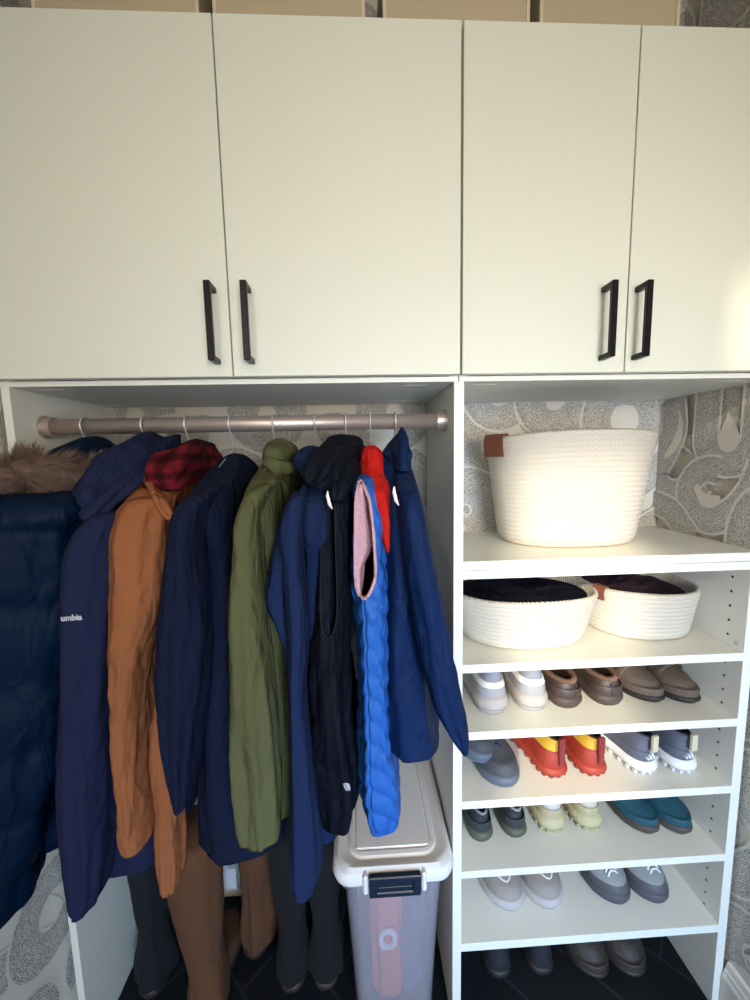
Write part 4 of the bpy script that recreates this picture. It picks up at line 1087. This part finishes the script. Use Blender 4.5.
    # contents
    pk = mat('salmon_fabric', (214, 110, 92), .8, var=.15)
    cr = loft([(xc - .012, .085, .42, .032, .03), (xc - .014, .085, .34, .036, .034), (xc - .014, .085, .2, .036, .036), (xc - .012, .09, .03, .034, .034)], fold=.004, seed=91)
    tag(mk('rolled_towel', cr, pk, None, True, (xc, .085, .03)), 'salmon pink rolled cloth standing inside the translucent bin', 'cloth').location = (xc, .085, .03)
    gm = mat('grey_roll', (150, 150, 154), .8); ro = []
    for i in range(40):
        a = 2 * PI * i / 40; ro.append((xc - .012 + .016 * math.cos(a), .0465 + .0015 * math.sin(3 * a), .205 + .022 * math.sin(a)))
    o = mk('ring', tube(ro, .006, 10, closed=True, bumps=lambda i: 1 + .2 * math.sin(i * 2.1)), mat('pale_yarn', (226, 222, 220), .8), None, True, (xc, .05, .2)); o.location = (xc, .05, .2)
    tag(o, 'pale fuzzy ring showing through the front of the translucent bin', 'ring')
    gr = loft([(xc + .045, .15, .43, .035, .09), (xc + .045, .15, .3, .036, .1), (xc + .045, .15, .15, .034, .09), (xc + .04, .15, .03, .034, .085)], fold=.008, seed=95)
    o = mk('folded_blanket', gr, fabric('grey_violet_cloth', (104, 100, 118)), None, True, (xc, .15, .03)); o.location = (xc, .15, .03)
    tag(o, 'grey folded cloth behind the salmon roll in the translucent bin', 'cloth')
bin_()

# ------------------------------------------------------------------ tall boots under the coats
def boot(label, x, y, yaw, h, fab, solem, sx=1.0, lean=0, tabm=None, toe_out=False):
    """heel at local y=0, toe +y"""
    t = thing('tall_boot', label, 'boot', (x, y, .0004), yaw + (PI if toe_out else 0), 'tall boots under the coats')
    if toe_out:
        d = Vector((-math.sin(yaw + PI), math.cos(yaw + PI), 0)); t.location = Vector((x, y, .0004)) - d * .235
    W = .042
    rows = [(lean, .066, h, .062 * sx, .064), (lean * .9, .066, h * .8, .058 * sx, .062), (lean * .6, .062, h * .55, .050 * sx, .055), (lean * .3, .055, max(h * .38, .18), .040 * sx, .046), (0, .051, .125, max(.037 * sx, .033), .044), (0, .053, .085, .041, .052), (0, .056, .05, .043, .056), (0, .057, .024, .042, .055)]
    mk('shaft', loft(rows, fold=.004, seed=x * 30, n=60), fab, t)
    lv = [(.02, .004, .23, .94, 0), (.035, .003, .226, .95, 0), (.05, .006, .205, .9, .1), (.066, .012, .155, .82, .3), (.09, .018, .105, .66, .9), (.115, .024, .088, .56, 1)]
    mk('foot', stack(smoothlevels(lv, 16), W, .235, 1, .006, cap0=True, cap1=True), fab, t)
    mk('sole', stack([(.0005, .004, .232, .95, 0), (.01, 0, .235, 1, 0), (.022, .002, .233, .97, 0)], W, .235, 1, .006, cap1=True), solem, t)
    if tabm: mk('pull_tab', box(-.009, .009, -.004 + .0, -.001, h * .80, h * .94, .0005), tabm, t, False)
    return t
tan = M_('tan_brown_suede', (88, 54, 31), rough=.95, bump=.5, bscale=250, var=.15); drk = M_('dark_teal_rubber_boot', (5, 13, 20), var=.1, rough=.95); blk = M_('black_leather_boot', (3, 4, 8), rough=.95, bump=.2, bscale=80)
bs = M_('dark_boot_sole', (46, 34, 28))
boot('tall tan suede boot, larger and nearer of the tan pair', -.378, .03, .05, .46, tan, bs, 1.05, lean=-.02)
boot('tall tan suede boot standing behind the end of the tan pair, slimmer', -.322, .165, -.55, .44, tan, bs, .74, lean=.0)
boot('tall dark teal boot below the tan jacket', -.540, .10, -.02, .36, drk, bs, .68)
boot('tall black boot left of the hanging navy sleeve', -.195, .09, .0, .40, blk, bs, .82)
boot('tall black boot close beside the translucent bin', -.112, .09, .0, .40, blk, bs, .78)
# pale label seen between the tan boots
pt = at(231, 879, .18)
tg = mk('paper_tag', box(pt.x - .013, pt.x + .013, .178, .181, pt.z - .028, pt.z + .03, .001), mat('pale_card', (196, 192, 196), .7), None, False, (pt.x, .18, pt.z)); tg.location = (pt.x, .18, pt.z)
tag(tg, 'pale paper tag hanging between the two tall tan boots', 'tag')

# ------------------------------------------------------------------ light
W_ = bpy.data.worlds.new('world'); bpy.context.scene.world = W_; W_.use_nodes = True
W_.node_tree.nodes['Background'].inputs[0].default_value = (.8, .9, 1, 1); W_.node_tree.nodes['Background'].inputs[1].default_value = 1.0
def area(name, loc, target, sx, sy, power, col, spread=180):
    l = bpy.data.lights.new(name, 'AREA'); l.spread = math.radians(spread); l.shape = 'RECTANGLE'; l.size = sx; l.size_y = sy; l.energy = power; l.color = col
    o = bpy.data.objects.new(name, l); C.objects.link(o); o.location = loc
    o.rotation_euler = (Vector(target) - Vector(loc)).to_track_quat('-Z', 'Y').to_euler(); return o
area('window_light_upper', (.46, YF - .14, 1.38), (.42, 0, .98), .6, .6, 15, (1, .915, .80), 100)  # added area light from the right, source unseen; warms the doors
area('window_light_lower', (.46, YF - .14, .74), (.3, 0, .25), .6, .56, 15, (.20, .54, 1), 88)  # added cool fill that tints the lower shelf edges and panels blue
area('window_light_low_left', (-.33, YF - .14, .62), (.25, 0, .12), .42, .56, 2.2, (1, .84, .72), 95)  # added weak warm fill from low on the left
area('window_light_left', (-.38, YF - .14, 1.7), (-.3, 0, 1.1), .34, .8, 6, (1, .96, .86), 130)  # added soft area light from the left, source unseen
area('ceiling_lamp_light', (0.1, -1.0, ZT - .03), (0.1, -1.0, 0), .35, .35, 4, (1, .88, .74))  # added overhead fill to lift the closet interior; no fixture here
sun = bpy.data.lights.new('sun', 'SUN'); sun.energy = 6; sun.angle = math.radians(2.5); sun.color = (1, .86, .62)
so = bpy.data.objects.new('sun', sun); C.objects.link(so)
so.rotation_euler = Vector((.78, 1.65, -.82)).to_track_quat('-Z', 'Y').to_euler()

sc = bpy.context.scene
sc.view_settings.view_transform = 'Standard'; sc.view_settings.look = 'None'; sc.view_settings.gamma = 1; sc.view_settings.exposure = -0.58
sc.view_settings.use_curve_mapping = False
